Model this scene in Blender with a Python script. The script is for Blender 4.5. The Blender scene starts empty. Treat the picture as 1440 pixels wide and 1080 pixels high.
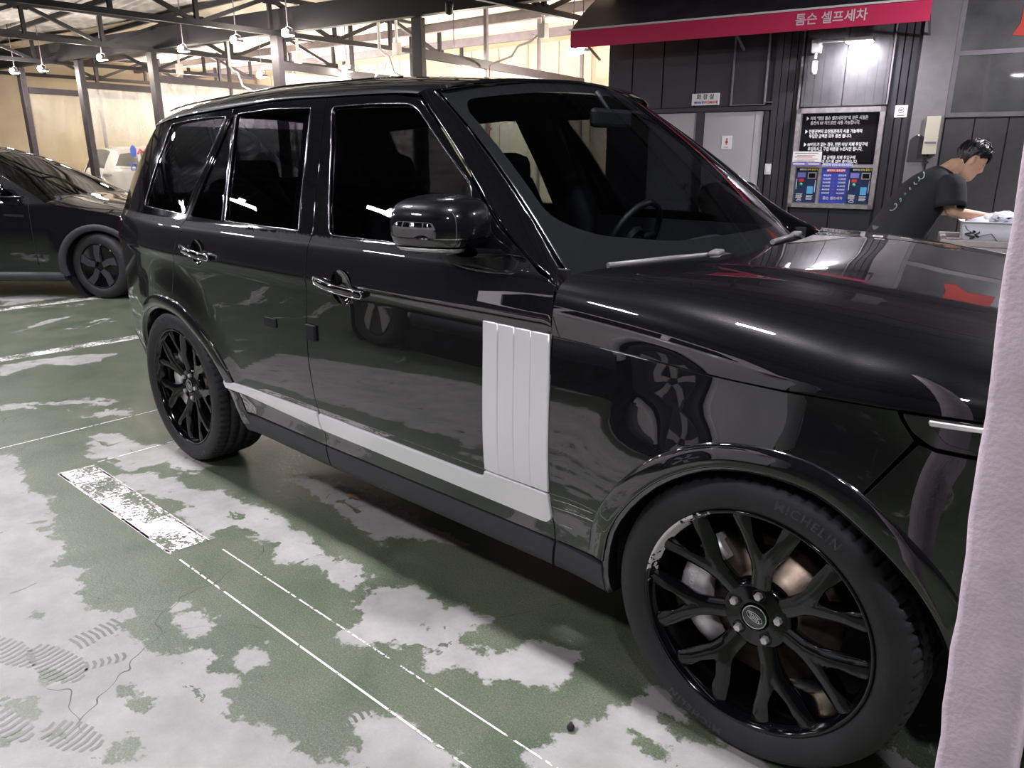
import bpy, bmesh, math, random
import numpy as np
from mathutils import Vector, Matrix
from mathutils.geometry import delaunay_2d_cdt

random.seed(7)
rng = np.random.default_rng(7)
S = bpy.context.scene
COL = S.collection
R = math.radians

# ------------------------------------------------------------------ camera
cam_d = bpy.data.cameras.new('camera')
cam = bpy.data.objects.new('camera', cam_d)
COL.objects.link(cam)
S.camera = cam
cam_d.sensor_fit = 'HORIZONTAL'
cam_d.sensor_width = 36.0
cam_d.lens = 1053.8 / 1440 * 36
cam_d.clip_start = 0.02
cam.location = (0.6112, -2.5238, 1.4645)
cam.rotation_euler = (R(90 - 16.9688), 0, R(41.499))

# ------------------------------------------------------------------ world, exposure
w = bpy.data.worlds.new('night_sky')
S.world = w
w.use_nodes = True
w.node_tree.nodes['Background'].inputs[0].default_value = (0.55, 0.50, 0.62, 1)
w.node_tree.nodes['Background'].inputs[1].default_value = 0.035
S.view_settings.view_transform = 'Standard'
S.view_settings.look = 'None'
S.view_settings.gamma = 1
S.view_settings.exposure = 0.62
S.view_settings.use_curve_mapping = False

LAMP_WARM = (1.0, 0.89, 0.78)
LAMP_COOL = (0.95, 0.93, 1.0)


def area_light(name, loc, power, size, target, col=LAMP_COOL, sy=None):
    d = bpy.data.lights.new(name, 'AREA')
    d.energy = power
    d.color = col
    d.shape = 'RECTANGLE'
    d.size = size
    d.size_y = sy or size
    o = bpy.data.objects.new(name, d)
    COL.objects.link(o)
    o.location = loc
    o.rotation_euler = (Vector(target) - Vector(loc)).to_track_quat('-Z', 'Y').to_euler()
    return o


# ------------------------------------------------------------------ materials
def nodes_of(name):
    m = bpy.data.materials.new(name)
    m.use_nodes = True
    nt = m.node_tree
    return m, nt, nt.nodes['Principled BSDF']


def N(nt, t, **kw):
    n = nt.nodes.new(t)
    for k, v in kw.items():
        setattr(n, k, v)
    return n


def mat(name, col, rough=0.5, metal=0.0, coat=0.0, bump=0.0, bscale=60.0, var=0.0, vscale=8.0, spec=None, trans=0.0, emit=None, estr=0.0, ior=None):
    m, nt, b = nodes_of(name)
    b.inputs['Base Color'].default_value = (*col, 1)
    b.inputs['Roughness'].default_value = rough
    b.inputs['Metallic'].default_value = metal
    b.inputs['Coat Weight'].default_value = coat
    b.inputs['Coat Roughness'].default_value = 0.03
    if spec is not None:
        b.inputs['Specular IOR Level'].default_value = spec
    if ior:
        b.inputs['IOR'].default_value = ior
    b.inputs['Transmission Weight'].default_value = trans
    if emit:
        b.inputs['Emission Color'].default_value = (*emit, 1)
        b.inputs['Emission Strength'].default_value = estr
    tc = N(nt, 'ShaderNodeTexCoord')
    if bump:
        n = N(nt, 'ShaderNodeTexNoise')
        n.inputs['Scale'].default_value = bscale
        n.inputs['Detail'].default_value = 6
        bp = N(nt, 'ShaderNodeBump')
        bp.inputs['Strength'].default_value = bump
        bp.inputs['Distance'].default_value = 0.01
        nt.links.new(tc.outputs['Object'], n.inputs['Vector'])
        nt.links.new(n.outputs['Fac'], bp.inputs['Height'])
        nt.links.new(bp.outputs['Normal'], b.inputs['Normal'])
    if var:
        n2 = N(nt, 'ShaderNodeTexNoise')
        n2.inputs['Scale'].default_value = vscale
        n2.inputs['Detail'].default_value = 5
        rp = N(nt, 'ShaderNodeValToRGB')
        rp.color_ramp.elements[0].position = 0.3
        rp.color_ramp.elements[1].position = 0.7
        rp.color_ramp.elements[0].color = (*[c * (1 - var) for c in col], 1)
        rp.color_ramp.elements[1].color = (*[min(1, c * (1 + var)) for c in col], 1)
        nt.links.new(tc.outputs['Object'], n2.inputs['Vector'])
        nt.links.new(n2.outputs['Fac'], rp.inputs['Fac'])
        nt.links.new(rp.outputs['Color'], b.inputs['Base Color'])
    return m


def glass_mat(name, tint, gloss_rough=0.0, ior=1.5):
    """thin tinted sheet: clear straight-through tint plus a mirror coat by Fresnel"""
    m = bpy.data.materials.new(name)
    m.use_nodes = True
    nt = m.node_tree
    nt.nodes.remove(nt.nodes['Principled BSDF'])
    out = nt.nodes['Material Output']
    tr = N(nt, 'ShaderNodeBsdfTransparent')
    tr.inputs[0].default_value = (*tint, 1)
    gl = N(nt, 'ShaderNodeBsdfGlossy')
    gl.inputs['Roughness'].default_value = gloss_rough
    ge = N(nt, 'ShaderNodeNewGeometry')
    dt = N(nt, 'ShaderNodeVectorMath', operation='DOT_PRODUCT')
    nt.links.new(ge.outputs['Normal'], dt.inputs[0])
    nt.links.new(ge.outputs['Incoming'], dt.inputs[1])
    ab = N(nt, 'ShaderNodeMath', operation='ABSOLUTE')
    nt.links.new(dt.outputs['Value'], ab.inputs[0])
    om = N(nt, 'ShaderNodeMath', operation='SUBTRACT')
    om.inputs[0].default_value = 1.0
    nt.links.new(ab.outputs[0], om.inputs[1])
    pw = N(nt, 'ShaderNodeMath', operation='POWER')
    pw.inputs[1].default_value = 5.0
    nt.links.new(om.outputs[0], pw.inputs[0])
    f0 = ((ior - 1) / (ior + 1)) ** 2 * 1.3
    fr = N(nt, 'ShaderNodeMath', operation='MULTIPLY_ADD')
    fr.inputs[1].default_value = 1 - f0
    fr.inputs[2].default_value = f0
    nt.links.new(pw.outputs[0], fr.inputs[0])
    mx = N(nt, 'ShaderNodeMixShader')
    nt.links.new(fr.outputs[0], mx.inputs[0])
    nt.links.new(tr.outputs[0], mx.inputs[1])
    nt.links.new(gl.outputs[0], mx.inputs[2])
    nt.links.new(mx.outputs[0], out.inputs[0])
    return m


def paint_mat(name, col, flake=0.0):
    m, nt, b = nodes_of(name)
    b.inputs['Base Color'].default_value = (*col, 1)
    b.inputs['Roughness'].default_value = 0.34
    b.inputs['Specular IOR Level'].default_value = 0.09
    b.inputs['Coat Weight'].default_value = 1.0
    b.inputs['Coat Roughness'].default_value = 0.012
    b.inputs['Coat IOR'].default_value = 1.85
    if flake:
        tc = N(nt, 'ShaderNodeTexCoord')
        vo = N(nt, 'ShaderNodeTexVoronoi')
        vo.inputs['Scale'].default_value = 1700
        ad = N(nt, 'ShaderNodeMix', data_type='RGBA')
        ad.inputs[0].default_value = flake
        ge = N(nt, 'ShaderNodeNewGeometry')
        nt.links.new(tc.outputs['Object'], vo.inputs['Vector'])
        vm = N(nt, 'ShaderNodeVectorMath', operation='SUBTRACT')
        vm.inputs[1].default_value = (0.5, 0.5, 0.5)
        nt.links.new(vo.outputs['Color'], vm.inputs[0])
        vs = N(nt, 'ShaderNodeVectorMath', operation='SCALE')
        vs.inputs['Scale'].default_value = flake
        nt.links.new(vm.outputs[0], vs.inputs[0])
        va = N(nt, 'ShaderNodeVectorMath', operation='ADD')
        nt.links.new(vs.outputs[0], va.inputs[0])
        nt.links.new(ge.outputs['Normal'], va.inputs[1])
        vn = N(nt, 'ShaderNodeVectorMath', operation='NORMALIZE')
        nt.links.new(va.outputs[0], vn.inputs[0])
        nt.links.new(vn.outputs[0], b.inputs['Normal'])
        nt.links.new(ge.outputs['Normal'], b.inputs['Coat Normal'])
    return m


M = {}
M['paint'] = paint_mat('black_metallic_paint', (0.0035, 0.0033, 0.0045), 0.0)
M['gloss_black'] = mat('gloss_black_trim', (0.003, 0.003, 0.004), 0.06, coat=1.0)
M['rim_black'] = mat('gloss_black_alloy', (0.0025, 0.0025, 0.0032), 0.10, spec=0.45)
M['plastic'] = mat('grey_textured_plastic', (0.035, 0.035, 0.042), 0.55, bump=0.15, bscale=700)
M['dark'] = mat('matt_black_liner', (0.006, 0.006, 0.008), 0.85)
M['rubber'] = mat('tyre_rubber', (0.018, 0.0175, 0.020), 0.62, bump=0.12, bscale=220, var=0.3, vscale=9)
M['rubber_text'] = mat('tyre_lettering_rubber', (0.045, 0.043, 0.050), 0.5)
M['chrome'] = mat('chrome', (0.82, 0.80, 0.83), 0.06, metal=1.0)
M['trim_dark'] = mat('satin_dark_chrome', (0.30, 0.29, 0.32), 0.15, metal=1.0)
M['silver'] = mat('pearl_silver_paint', (0.88, 0.87, 0.89), 0.34, metal=0.15, coat=0.6)
M['glass_side'] = glass_mat('dark_tinted_glass', (0.085, 0.085, 0.12), ior=1.52)
M['glass_front_far'] = glass_mat('dark_tinted_front_glass', (0.07, 0.075, 0.085), ior=1.52)
M['wiper'] = mat('satin_grey_wiper', (0.16, 0.155, 0.16), 0.4)
M['glass_far'] = glass_mat('tinted_glass', (0.20, 0.225, 0.225), ior=1.52)
M['glass_ws'] = glass_mat('windshield_glass', (0.70, 0.74, 0.76), ior=1.5)
M['frit'] = mat('black_ceramic_border', (0.024, 0.024, 0.025), 0.12, coat=0.5)
M['seat'] = mat('black_leather', (0.010, 0.010, 0.013), 0.45, bump=0.2, bscale=300)
M['mirror'] = mat('mirror_silver', (0.9, 0.9, 0.92), 0.01, metal=1.0)
M['nut'] = mat('silver_nut_caps', (0.62, 0.60, 0.60), 0.35, metal=0.6)
M['caliper'] = mat('silver_caliper', (0.72, 0.70, 0.72), 0.4, metal=0.5, var=0.2, vscale=30)
M['disc'] = mat('rusty_brake_disc', (0.25, 0.19, 0.15), 0.35, metal=0.8, var=0.45, vscale=25)
M['white_print'] = mat('white_print', (0.8, 0.79, 0.78), 0.5)
M['black_print'] = mat('black_print', (0.012, 0.012, 0.014), 0.5)
M['emblem'] = mat('dark_green_enamel', (0.006, 0.016, 0.012), 0.15, coat=0.6)
M['lamp_glass'] = glass_mat('clear_lamp_cover', (0.75, 0.75, 0.78), ior=1.5)
M['tail'] = mat('smoked_red_lamp', (0.05, 0.003, 0.006), 0.05, coat=1.0)


# ------------------------------------------------------------------ mesh helpers
def link(name, me, m=None, parent=None, smooth=True):
    o = bpy.data.objects.new(name, me)
    COL.objects.link(o)
    if m is not None:
        me.materials.append(m)
    if parent is not None:
        o.parent = parent
    return o


def thing(name, label, cat, loc=(0, 0, 0), rz=0.0, group=None):
    o = bpy.data.objects.new(name, None)
    COL.objects.link(o)
    o.empty_display_size = 0.1
    o.location = loc
    o.rotation_euler = (0, 0, rz)
    o['label'] = label
    o['category'] = cat
    if group:
        o['group'] = group
    return o


def part(name, parent, loc=(0, 0, 0), rot=(0, 0, 0)):
    o = bpy.data.objects.new(name, None)
    COL.objects.link(o)
    o.empty_display_size = 0.05
    o.parent = parent
    o.location = loc
    o.rotation_euler = rot
    return o


def tag(o, label, cat, group=None):
    o['label'] = label
    o['category'] = cat
    if group:
        o['group'] = group
    return o


def struct(o):
    o['kind'] = 'structure'
    return o


def frame_of(d, up=(0, 0, 1)):
    d = Vector(d).normalized()
    up = Vector(up)
    if abs(d.dot(up)) > 0.98:
        up = Vector((0, 1, 0))
    a = d.cross(up).normalized()
    b = a.cross(d).normalized()
    return d, a, b


class MB:
    def __init__(self):
        self.v, self.f, self.sm = [], [], []

    def add(self, vs, fs, smooth=False):
        o = len(self.v)
        self.v += [tuple(p) for p in vs]
        for q in fs:
            self.f.append(tuple(i + o for i in q))
            self.sm.append(smooth)
        return self

    def box(self, c, s, rz=0.0, M4=None):
        x, y, z = s[0] / 2, s[1] / 2, s[2] / 2
        P = [Vector((a, b, d)) for d in (-z, z) for b in (-y, y) for a in (-x, x)]
        if M4 is None:
            M4 = Matrix.Rotation(rz, 3, 'Z')
        P = [M4 @ p + Vector(c) for p in P]
        return self.add(P, [(0, 2, 3, 1), (4, 5, 7, 6), (0, 1, 5, 4), (2, 6, 7, 3), (0, 4, 6, 2), (1, 3, 7, 5)])

    def bbox(self, c, s, b=0.005, rz=0.0):
        """box with chamfered edges"""
        bm = bmesh.new()
        bmesh.ops.create_cube(bm, size=1)
        bmesh.ops.scale(bm, vec=s, verts=bm.verts)
        bmesh.ops.bevel(bm, geom=bm.edges[:], offset=min(b, min(s) * 0.45), segments=2, profile=0.5, affect='EDGES')
        mt = Matrix.Translation(c) @ Matrix.Rotation(rz, 4, 'Z')
        vs = [mt @ v.co for v in bm.verts]
        bm.verts.index_update()
        fs = [tuple(v.index for v in f.verts) for f in bm.faces]
        bm.free()
        return self.add(vs, fs)

    def bar(self, p, q, w, h, up=(0, 0, 1)):
        p, q = Vector(p), Vector(q)
        d, a, b = frame_of(q - p, up)
        a, b = a * w / 2, b * h / 2
        P = [p - a - b, p + a - b, p + a + b, p - a + b, q - a - b, q + a - b, q + a + b, q - a + b]
        return self.add(P, [(3, 2, 1, 0), (4, 5, 6, 7), (0, 1, 5, 4), (1, 2, 6, 5), (2, 3, 7, 6), (3, 0, 4, 7)])

    def tube(self, pts, r, n=8, closed=False, cap=True):
        pts = [Vector(p) for p in pts]
        k = len(pts)
        rs = r if hasattr(r, '__len__') else [r] * k
        vs, fs = [], []
        prev = None
        for i, p in enumerate(pts):
            if closed:
                t = pts[(i + 1) % k] - pts[i - 1]
            else:
                t = pts[min(i + 1, k - 1)] - pts[max(i - 1, 0)]
            t = t.normalized() if t.length > 1e-9 else Vector((0, 0, 1))
            if prev is None:
                _, a, b = frame_of(t)
            else:
                a = (prev - t * prev.dot(t)).normalized()
                b = a.cross(t)
            prev = a
            for j in range(n):
                g = 2 * math.pi * j / n
                vs.append(p + (a * math.cos(g) + b * math.sin(g)) * rs[i])
        for i in range(k if closed else k - 1):
            i2 = (i + 1) % k
            for j in range(n):
                j2 = (j + 1) % n
                fs.append((i * n + j, i2 * n + j, i2 * n + j2, i * n + j2))
        self.add(vs, fs, True)
        if cap and not closed:
            o = len(self.v) - len(vs)
            self.f.append(tuple(o + j for j in range(n)))
            self.sm.append(False)
            self.f.append(tuple(o + (k - 1) * n + j for j in reversed(range(n))))
            self.sm.append(False)
        return self

    def lathe(self, prof, n=48, origin=(0, 0, 0), axis=(0, 0, 1), smooth=True, rfun=None):
        """prof: list of (r, h) turned about axis"""
        d, a, b = frame_of(axis, (0, 0, 1) if abs(axis[2]) < 0.9 else (0, 1, 0))
        o = Vector(origin)
        vs, fs = [], []
        m = len(prof)
        for i in range(n):
            g = 2 * math.pi * i / n
            e = a * math.cos(g) + b * math.sin(g)
            for j, (r, h) in enumerate(prof):
                rr = rfun(i, j, r, h) if rfun else r
                vs.append(o + e * rr + d * h)
        for i in range(n):
            i2 = (i + 1) % n
            for j in range(m - 1):
                fs.append((i * m + j, i * m + j + 1, i2 * m + j + 1, i2 * m + j))
        return self.add(vs, fs, smooth)

    def grid(self, P, smooth=True, close_u=False, close_v=False, flip=False):
        P = np.asarray(P, float)
        a, b = P.shape[:2]
        fs = []
        for i in range(a if close_u else a - 1):
            for j in range(b if close_v else b - 1):
                q = (i * b + j, ((i + 1) % a) * b + j, ((i + 1) % a) * b + (j + 1) % b, i * b + (j + 1) % b)
                fs.append(q[::-1] if flip else q)
        return self.add(P.reshape(-1, 3).tolist(), fs, smooth)

    def prism(self, poly, h0, h1, fn):
        """poly 2-D outline, fn(u,v,h) -> xyz"""
        n = len(poly)
        vs = [fn(u, v, h0) for u, v in poly] + [fn(u, v, h1) for u, v in poly]
        fs = [tuple(range(n))[::-1], tuple(range(n, 2 * n))] + [(i, (i + 1) % n, n + (i + 1) % n, n + i) for i in range(n)]
        return self.add(vs, fs)

    def mesh(self, name):
        me = bpy.data.meshes.new(name)
        me.from_pydata(self.v, [], self.f)
        me.polygons.foreach_set('use_smooth', self.sm)
        me.update()
        return me

    def build(self, name, m=None, parent=None, fix=False):
        me = self.mesh(name)
        if fix:
            bm = bmesh.new()
            bm.from_mesh(me)
            bmesh.ops.recalc_face_normals(bm, faces=bm.faces)
            bm.to_mesh(me)
            bm.free()
        return link(name, me, m, parent)


def text_geo(s, size=1.0, ex=0.0, align='CENTER', bold=0.0, spacing=1.0, line=1.0):
    cu = bpy.data.curves.new('txt', 'FONT')
    cu.body = s
    cu.size = size
    cu.extrude = ex
    cu.offset = bold
    cu.resolution_u = 3
    cu.align_x = align
    cu.align_y = 'CENTER'
    cu.space_character = spacing
    cu.space_line = line
    o = bpy.data.objects.new('txt', cu)
    COL.objects.link(o)
    dg = bpy.context.evaluated_depsgraph_get()
    me = bpy.data.meshes.new_from_object(o.evaluated_get(dg))
    vs = [v.co.copy() for v in me.vertices]
    fs = [tuple(p.vertices) for p in me.polygons]
    bpy.data.objects.remove(o)
    bpy.data.curves.remove(cu)
    bpy.data.meshes.remove(me)
    return vs, fs


def text_on(name, s, size, m, parent, fn, ex=0.0005, **kw):
    """fn maps text (x, y, z) to xyz"""
    vs, fs = text_geo(s, size, ex, **kw)
    mb = MB().add([fn(v.x, v.y, v.z) for v in vs], fs)
    return mb.build(name, m, parent)


# ---- sheet panels cut from an analytic surface
def area2(P):
    x, y = P[:, 0], P[:, 1]
    return 0.5 * np.sum(x * np.roll(y, -1) - np.roll(x, -1) * y)


def rounded(poly, r=0.02, seg=4, skip=()):
    P = [np.array(p, float) for p in poly]
    n = len(P)
    out = []
    for i in range(n):
        a, b, c = P[i - 1], P[i], P[(i + 1) % n]
        u, v = a - b, c - b
        lu, lv = np.linalg.norm(u), np.linalg.norm(v)
        cosang = np.dot(u, v) / (lu * lv + 1e-12)
        if i in skip or cosang < -0.985:
            out.append(b)
            continue
        d = min(r, lu * 0.45, lv * 0.45)
        p0, p1 = b + u / lu * d, b + v / lv * d
        for k in range(seg + 1):
            t = k / seg
            out.append((1 - t) ** 2 * p0 + 2 * t * (1 - t) * b + t * t * p1)
    return np.array(out)


def densify(P, step):
    P = np.asarray(P, float)
    out = []
    for i in range(len(P)):
        a, b = P[i], P[(i + 1) % len(P)]
        k = max(1, int(math.ceil(np.linalg.norm(b - a) / step)))
        for t in range(k):
            out.append(a + (b - a) * t / k)
    return np.array(out)


def loop_normals(P):
    """unit vectors to the right of travel (outward for CCW outer loops)"""
    a = P - np.roll(P, 1, 0)
    b = np.roll(P, -1, 0) - P
    na = np.stack([a[:, 1], -a[:, 0]], -1)
    nb = np.stack([b[:, 1], -b[:, 0]], -1)
    na /= np.linalg.norm(na, axis=1, keepdims=True) + 1e-12
    nb /= np.linalg.norm(nb, axis=1, keepdims=True) + 1e-12
    n = na + nb
    l = np.linalg.norm(n, axis=1, keepdims=True)
    n = n / np.maximum(l, 1e-9)
    k = 1 / np.maximum(np.sum(n * na, 1, keepdims=True), 0.5)
    return n, k


def inside(P, pts):
    x, y = pts[:, 0], pts[:, 1]
    r = np.zeros(len(pts), bool)
    n = len(P)
    for i in range(n):
        x1, y1 = P[i]
        x2, y2 = P[(i + 1) % n]
        c = ((y1 > y) != (y2 > y)) & (x < (x2 - x1) * (y - y1) / (y2 - y1 + 1e-15) + x1)
        r ^= c
    return r


def seg_dist(P, pts, closed=True):
    A = P if closed else P[:-1]
    B = np.roll(P, -1, 0) if closed else P[1:]
    d = np.full(len(pts), 9e9)
    for a, b in zip(A, B):
        ab = b - a
        t = np.clip(((pts - a) @ ab) / (ab @ ab + 1e-15), 0, 1)
        d = np.minimum(d, np.linalg.norm(pts - (a + t[:, None] * ab), axis=1))
    return d


def panel(name, outer, surf, ref, m, parent=None, holes=(), grid=0.03, gap=0.003, bev=0.002, depth=0.012, step=None, flat=False, vrows=()):
    """a sheet bounded by loops in (u,v), bent onto surf(u,v)->xyz, with rounded returned edges"""
    step = step or grid * 0.8
    loops = []
    for k, L in enumerate([outer] + list(holes)):
        P = np.asarray(L, float)
        if (area2(P) > 0) != (k == 0):
            P = P[::-1]
        P = densify(P, step)
        n, kk = loop_normals(P)
        loops.append(P - n * kk * gap)
    allb = np.concatenate(loops)
    lo, hi = allb.min(0), allb.max(0)
    gx, gy = np.meshgrid(np.arange(lo[0] + grid / 2, hi[0], grid), np.arange(lo[1] + grid / 2, hi[1], grid))
    gy = gy.copy()
    gy[:, ::2] += 0.001
    pts = np.stack([gx.ravel(), gy.ravel()], -1)
    if len(vrows):
        for vr in vrows:
            pts = pts[np.abs(pts[:, 1] - vr) > .009]
        ux = np.arange(lo[0] + grid * .3, hi[0], grid)
        pts = np.concatenate([pts] + [np.stack([ux, np.full_like(ux, vr)], -1) for vr in vrows])
    ok = inside(loops[0], pts)
    for h in loops[1:]:
        ok &= ~inside(h, pts)
    pts = pts[ok]
    if len(pts):
        for L in loops:
            pts = pts[seg_dist(L, pts) > min(grid * 0.4, .006 if len(vrows) else 9)]
            if not len(pts):
                break
    vin = [Vector(p) for p in allb] + [Vector(p) for p in pts]
    edges = []
    o = 0
    for L in loops:
        n = len(L)
        edges += [(o + i, o + (i + 1) % n) for i in range(n)]
        o += n
    V, E_, F_, ov, oe, of = delaunay_2d_cdt(vin, edges, [], 1, 1e-7)
    inv = {}
    for i, l in enumerate(ov):
        for j in l:
            inv[j] = i
    uv = np.array([(p.x, p.y) for p in V])
    cen = np.array([uv[list(f)].mean(0) for f in F_])
    keep = inside(loops[0], cen)
    for h in loops[1:]:
        keep &= ~inside(h, cen)
    e = 1e-4

    def SN(q):
        P0 = surf(q[:, 0], q[:, 1])
        Pu = (surf(q[:, 0] + e, q[:, 1]) - surf(q[:, 0] - e, q[:, 1])) / (2 * e)
        Pv = (surf(q[:, 0], q[:, 1] + e) - surf(q[:, 0], q[:, 1] - e)) / (2 * e)
        n = np.cross(Pu, Pv)
        n /= np.linalg.norm(n, axis=1, keepdims=True) + 1e-15
        s = 1.0 if np.sum(n @ np.asarray(ref, float)) > 0 else -1.0
        return P0, n * s, s, Pu, Pv

    P0, n0, sgn, Pu, Pv = SN(uv)
    verts = P0.tolist()
    nors = n0.tolist()
    faces = []
    for f, k in zip(F_, keep):
        if k:
            a, b, c = f
            A, B, C_ = P0[a], P0[b], P0[c]
            if np.dot(np.cross(B - A, C_ - A), n0[a] + n0[b] + n0[c]) < 0:
                f = (a, c, b)
            faces.append(tuple(f))
    if depth > 0:
        o = 0
        for L in loops:
            n = len(L)
            ids = [inv.get(o + i) for i in range(n)]
            o += n
            if any(i is None for i in ids):
                ids = [i for i in ids if i is not None]
                n = len(ids)
                LL = uv[ids]
            else:
                LL = L
            nn, _ = loop_normals(LL)
            T = Pu[ids] * nn[:, :1] + Pv[ids] * nn[:, 1:]
            T /= np.linalg.norm(T, axis=1, keepdims=True) + 1e-15
            NN = n0[ids]
            B_ = P0[ids] + T * bev - NN * bev
            C_ = B_ - NN * depth
            bi = len(verts)
            verts += B_.tolist() + C_.tolist()
            nors += T.tolist() + T.tolist()
            for i in range(n):
                j = (i + 1) % n
                for q in ((ids[i], bi + i, bi + j, ids[j]), (bi + i, bi + n + i, bi + n + j, bi + j)):
                    faces.append(q if sgn > 0 else q[::-1])
    me = bpy.data.meshes.new(name)
    me.from_pydata(verts, [], faces)
    me.polygons.foreach_set('use_smooth', [True] * len(me.polygons))
    me.update()
    if not flat:
        me.normals_split_custom_set_from_vertices(nors)
    ob = link(name, me, m, parent)
    return ob


def pchip(xk, yk):
    xk, yk = np.asarray(xk, float), np.asarray(yk, float)
    h = np.diff(xk)
    d = np.diff(yk) / h
    mm = np.zeros(len(xk))
    for i in range(1, len(xk) - 1):
        if d[i - 1] * d[i] > 0:
            w1, w2 = 2 * h[i] + h[i - 1], h[i] + 2 * h[i - 1]
            mm[i] = (w1 + w2) / (w1 / d[i - 1] + w2 / d[i])
    mm[0], mm[-1] = d[0], d[-1]

    def f(x):
        x = np.asarray(x, float)
        i = np.clip(np.searchsorted(xk, x) - 1, 0, len(h) - 1)
        t = (x - xk[i]) / h[i]
        t2, t3 = t * t, t * t * t
        r = (2 * t3 - 3 * t2 + 1) * yk[i] + (t3 - 2 * t2 + t) * h[i] * mm[i] + (-2 * t3 + 3 * t2) * yk[i + 1] + (t3 - t2) * h[i] * mm[i + 1]
        r = np.where(x < xk[0], yk[0] + mm[0] * (x - xk[0]), r)
        r = np.where(x > xk[-1], yk[-1] + mm[-1] * (x - xk[-1]), r)
        return r
    return f


def sstep(a, b, x):
    t = np.clip((x - a) / (b - a), 0, 1)
    return t * t * (3 - 2 * t)

# ------------------------------------------------------------------ lights of the forecourt (lamps built further down, plus added fills without fixtures)
ROW = [(x, -1.0, 4.02) for x in (-15.2, -12.2, -9.2, -6.3, -3.3, -0.6, 2.2)]
ROW2 = [(x, -3.6, 3.62) for x in (-14.7, -11.7, -8.7, -5.7, -2.4, 1.6)]
for (x, y, z) in ROW:
    area_light('floodlight_beam', (x, y, z - .03), 64, .28, (x, y, 0), LAMP_COOL, .16)
for (x, y, z) in ROW2:
    area_light('floodlight_beam', (x, y, z - .03), 36, .50, (x + .2, y + .2, 0), LAMP_COOL, .14)
BAYL = [(-22.37, 4.46, 3.45), (-21.27, 4.75, 3.45), (-18.78, 5.2, 3.55), (-15.95, 5.75, 3.55), (-13.9, 5.81, 3.55), (-12.67, 6.17, 3.6), (-15.72, 7.4, 3.15), (-13.33, 7.97, 3.15), (-10.33, 8.2, 3.15), (-8.11, 8.96, 3.15), (-7.75, 8.75, 3.15)]
for (x, y, z) in BAYL:
    area_light('bay_floodlight_beam', (x, y - .02, z - .03), 28, .14, (x - .3, y + 2.2, 0), LAMP_WARM, .10)
for (x, y, z) in BAYL[:6]:  # added points beside the lamps, extra spill that lifts deck and trusses
    d_ = bpy.data.lights.new('bay_spill_fill', 'POINT')
    d_.energy = 38
    d_.color = LAMP_WARM
    d_.shadow_soft_size = .08
    o_ = bpy.data.objects.new('bay_spill_fill', d_)
    COL.objects.link(o_)
    o_.location = (x + .1, y - .55, z - .05)
for (x, y, z) in ((-23.6, 9.6, 3.0), (-21.0, 10.2, 3.0), (-18.2, 10.0, 3.0), (-15.0, 10.0, 3.0), (-12.2, 10.4, 3.0), (-9.2, 10.6, 3.0)):  # added fill lights without fixtures, brighten bay walls, ceiling and panes
    d_ = bpy.data.lights.new('bay_fill_light', 'POINT')
    d_.energy = 340 if x < -17 else 150
    d_.color = LAMP_WARM
    d_.shadow_soft_size = .10
    o_ = bpy.data.objects.new('bay_fill_light', d_)
    COL.objects.link(o_)
    o_.location = (x, y, z)
area_light('kiosk_lamp_beam', (-3.30, 9.00, 2.93), 24, .30, (-3.45, 9.5, 1.9), LAMP_COOL, .10)
area_light('entrance_fill_light', (1.2, 5.6, 4.0), 330, .4, (-.2, 6.2, .8), LAMP_COOL, .2)  # added fill brightening the building front, no lamp hangs here

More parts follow.
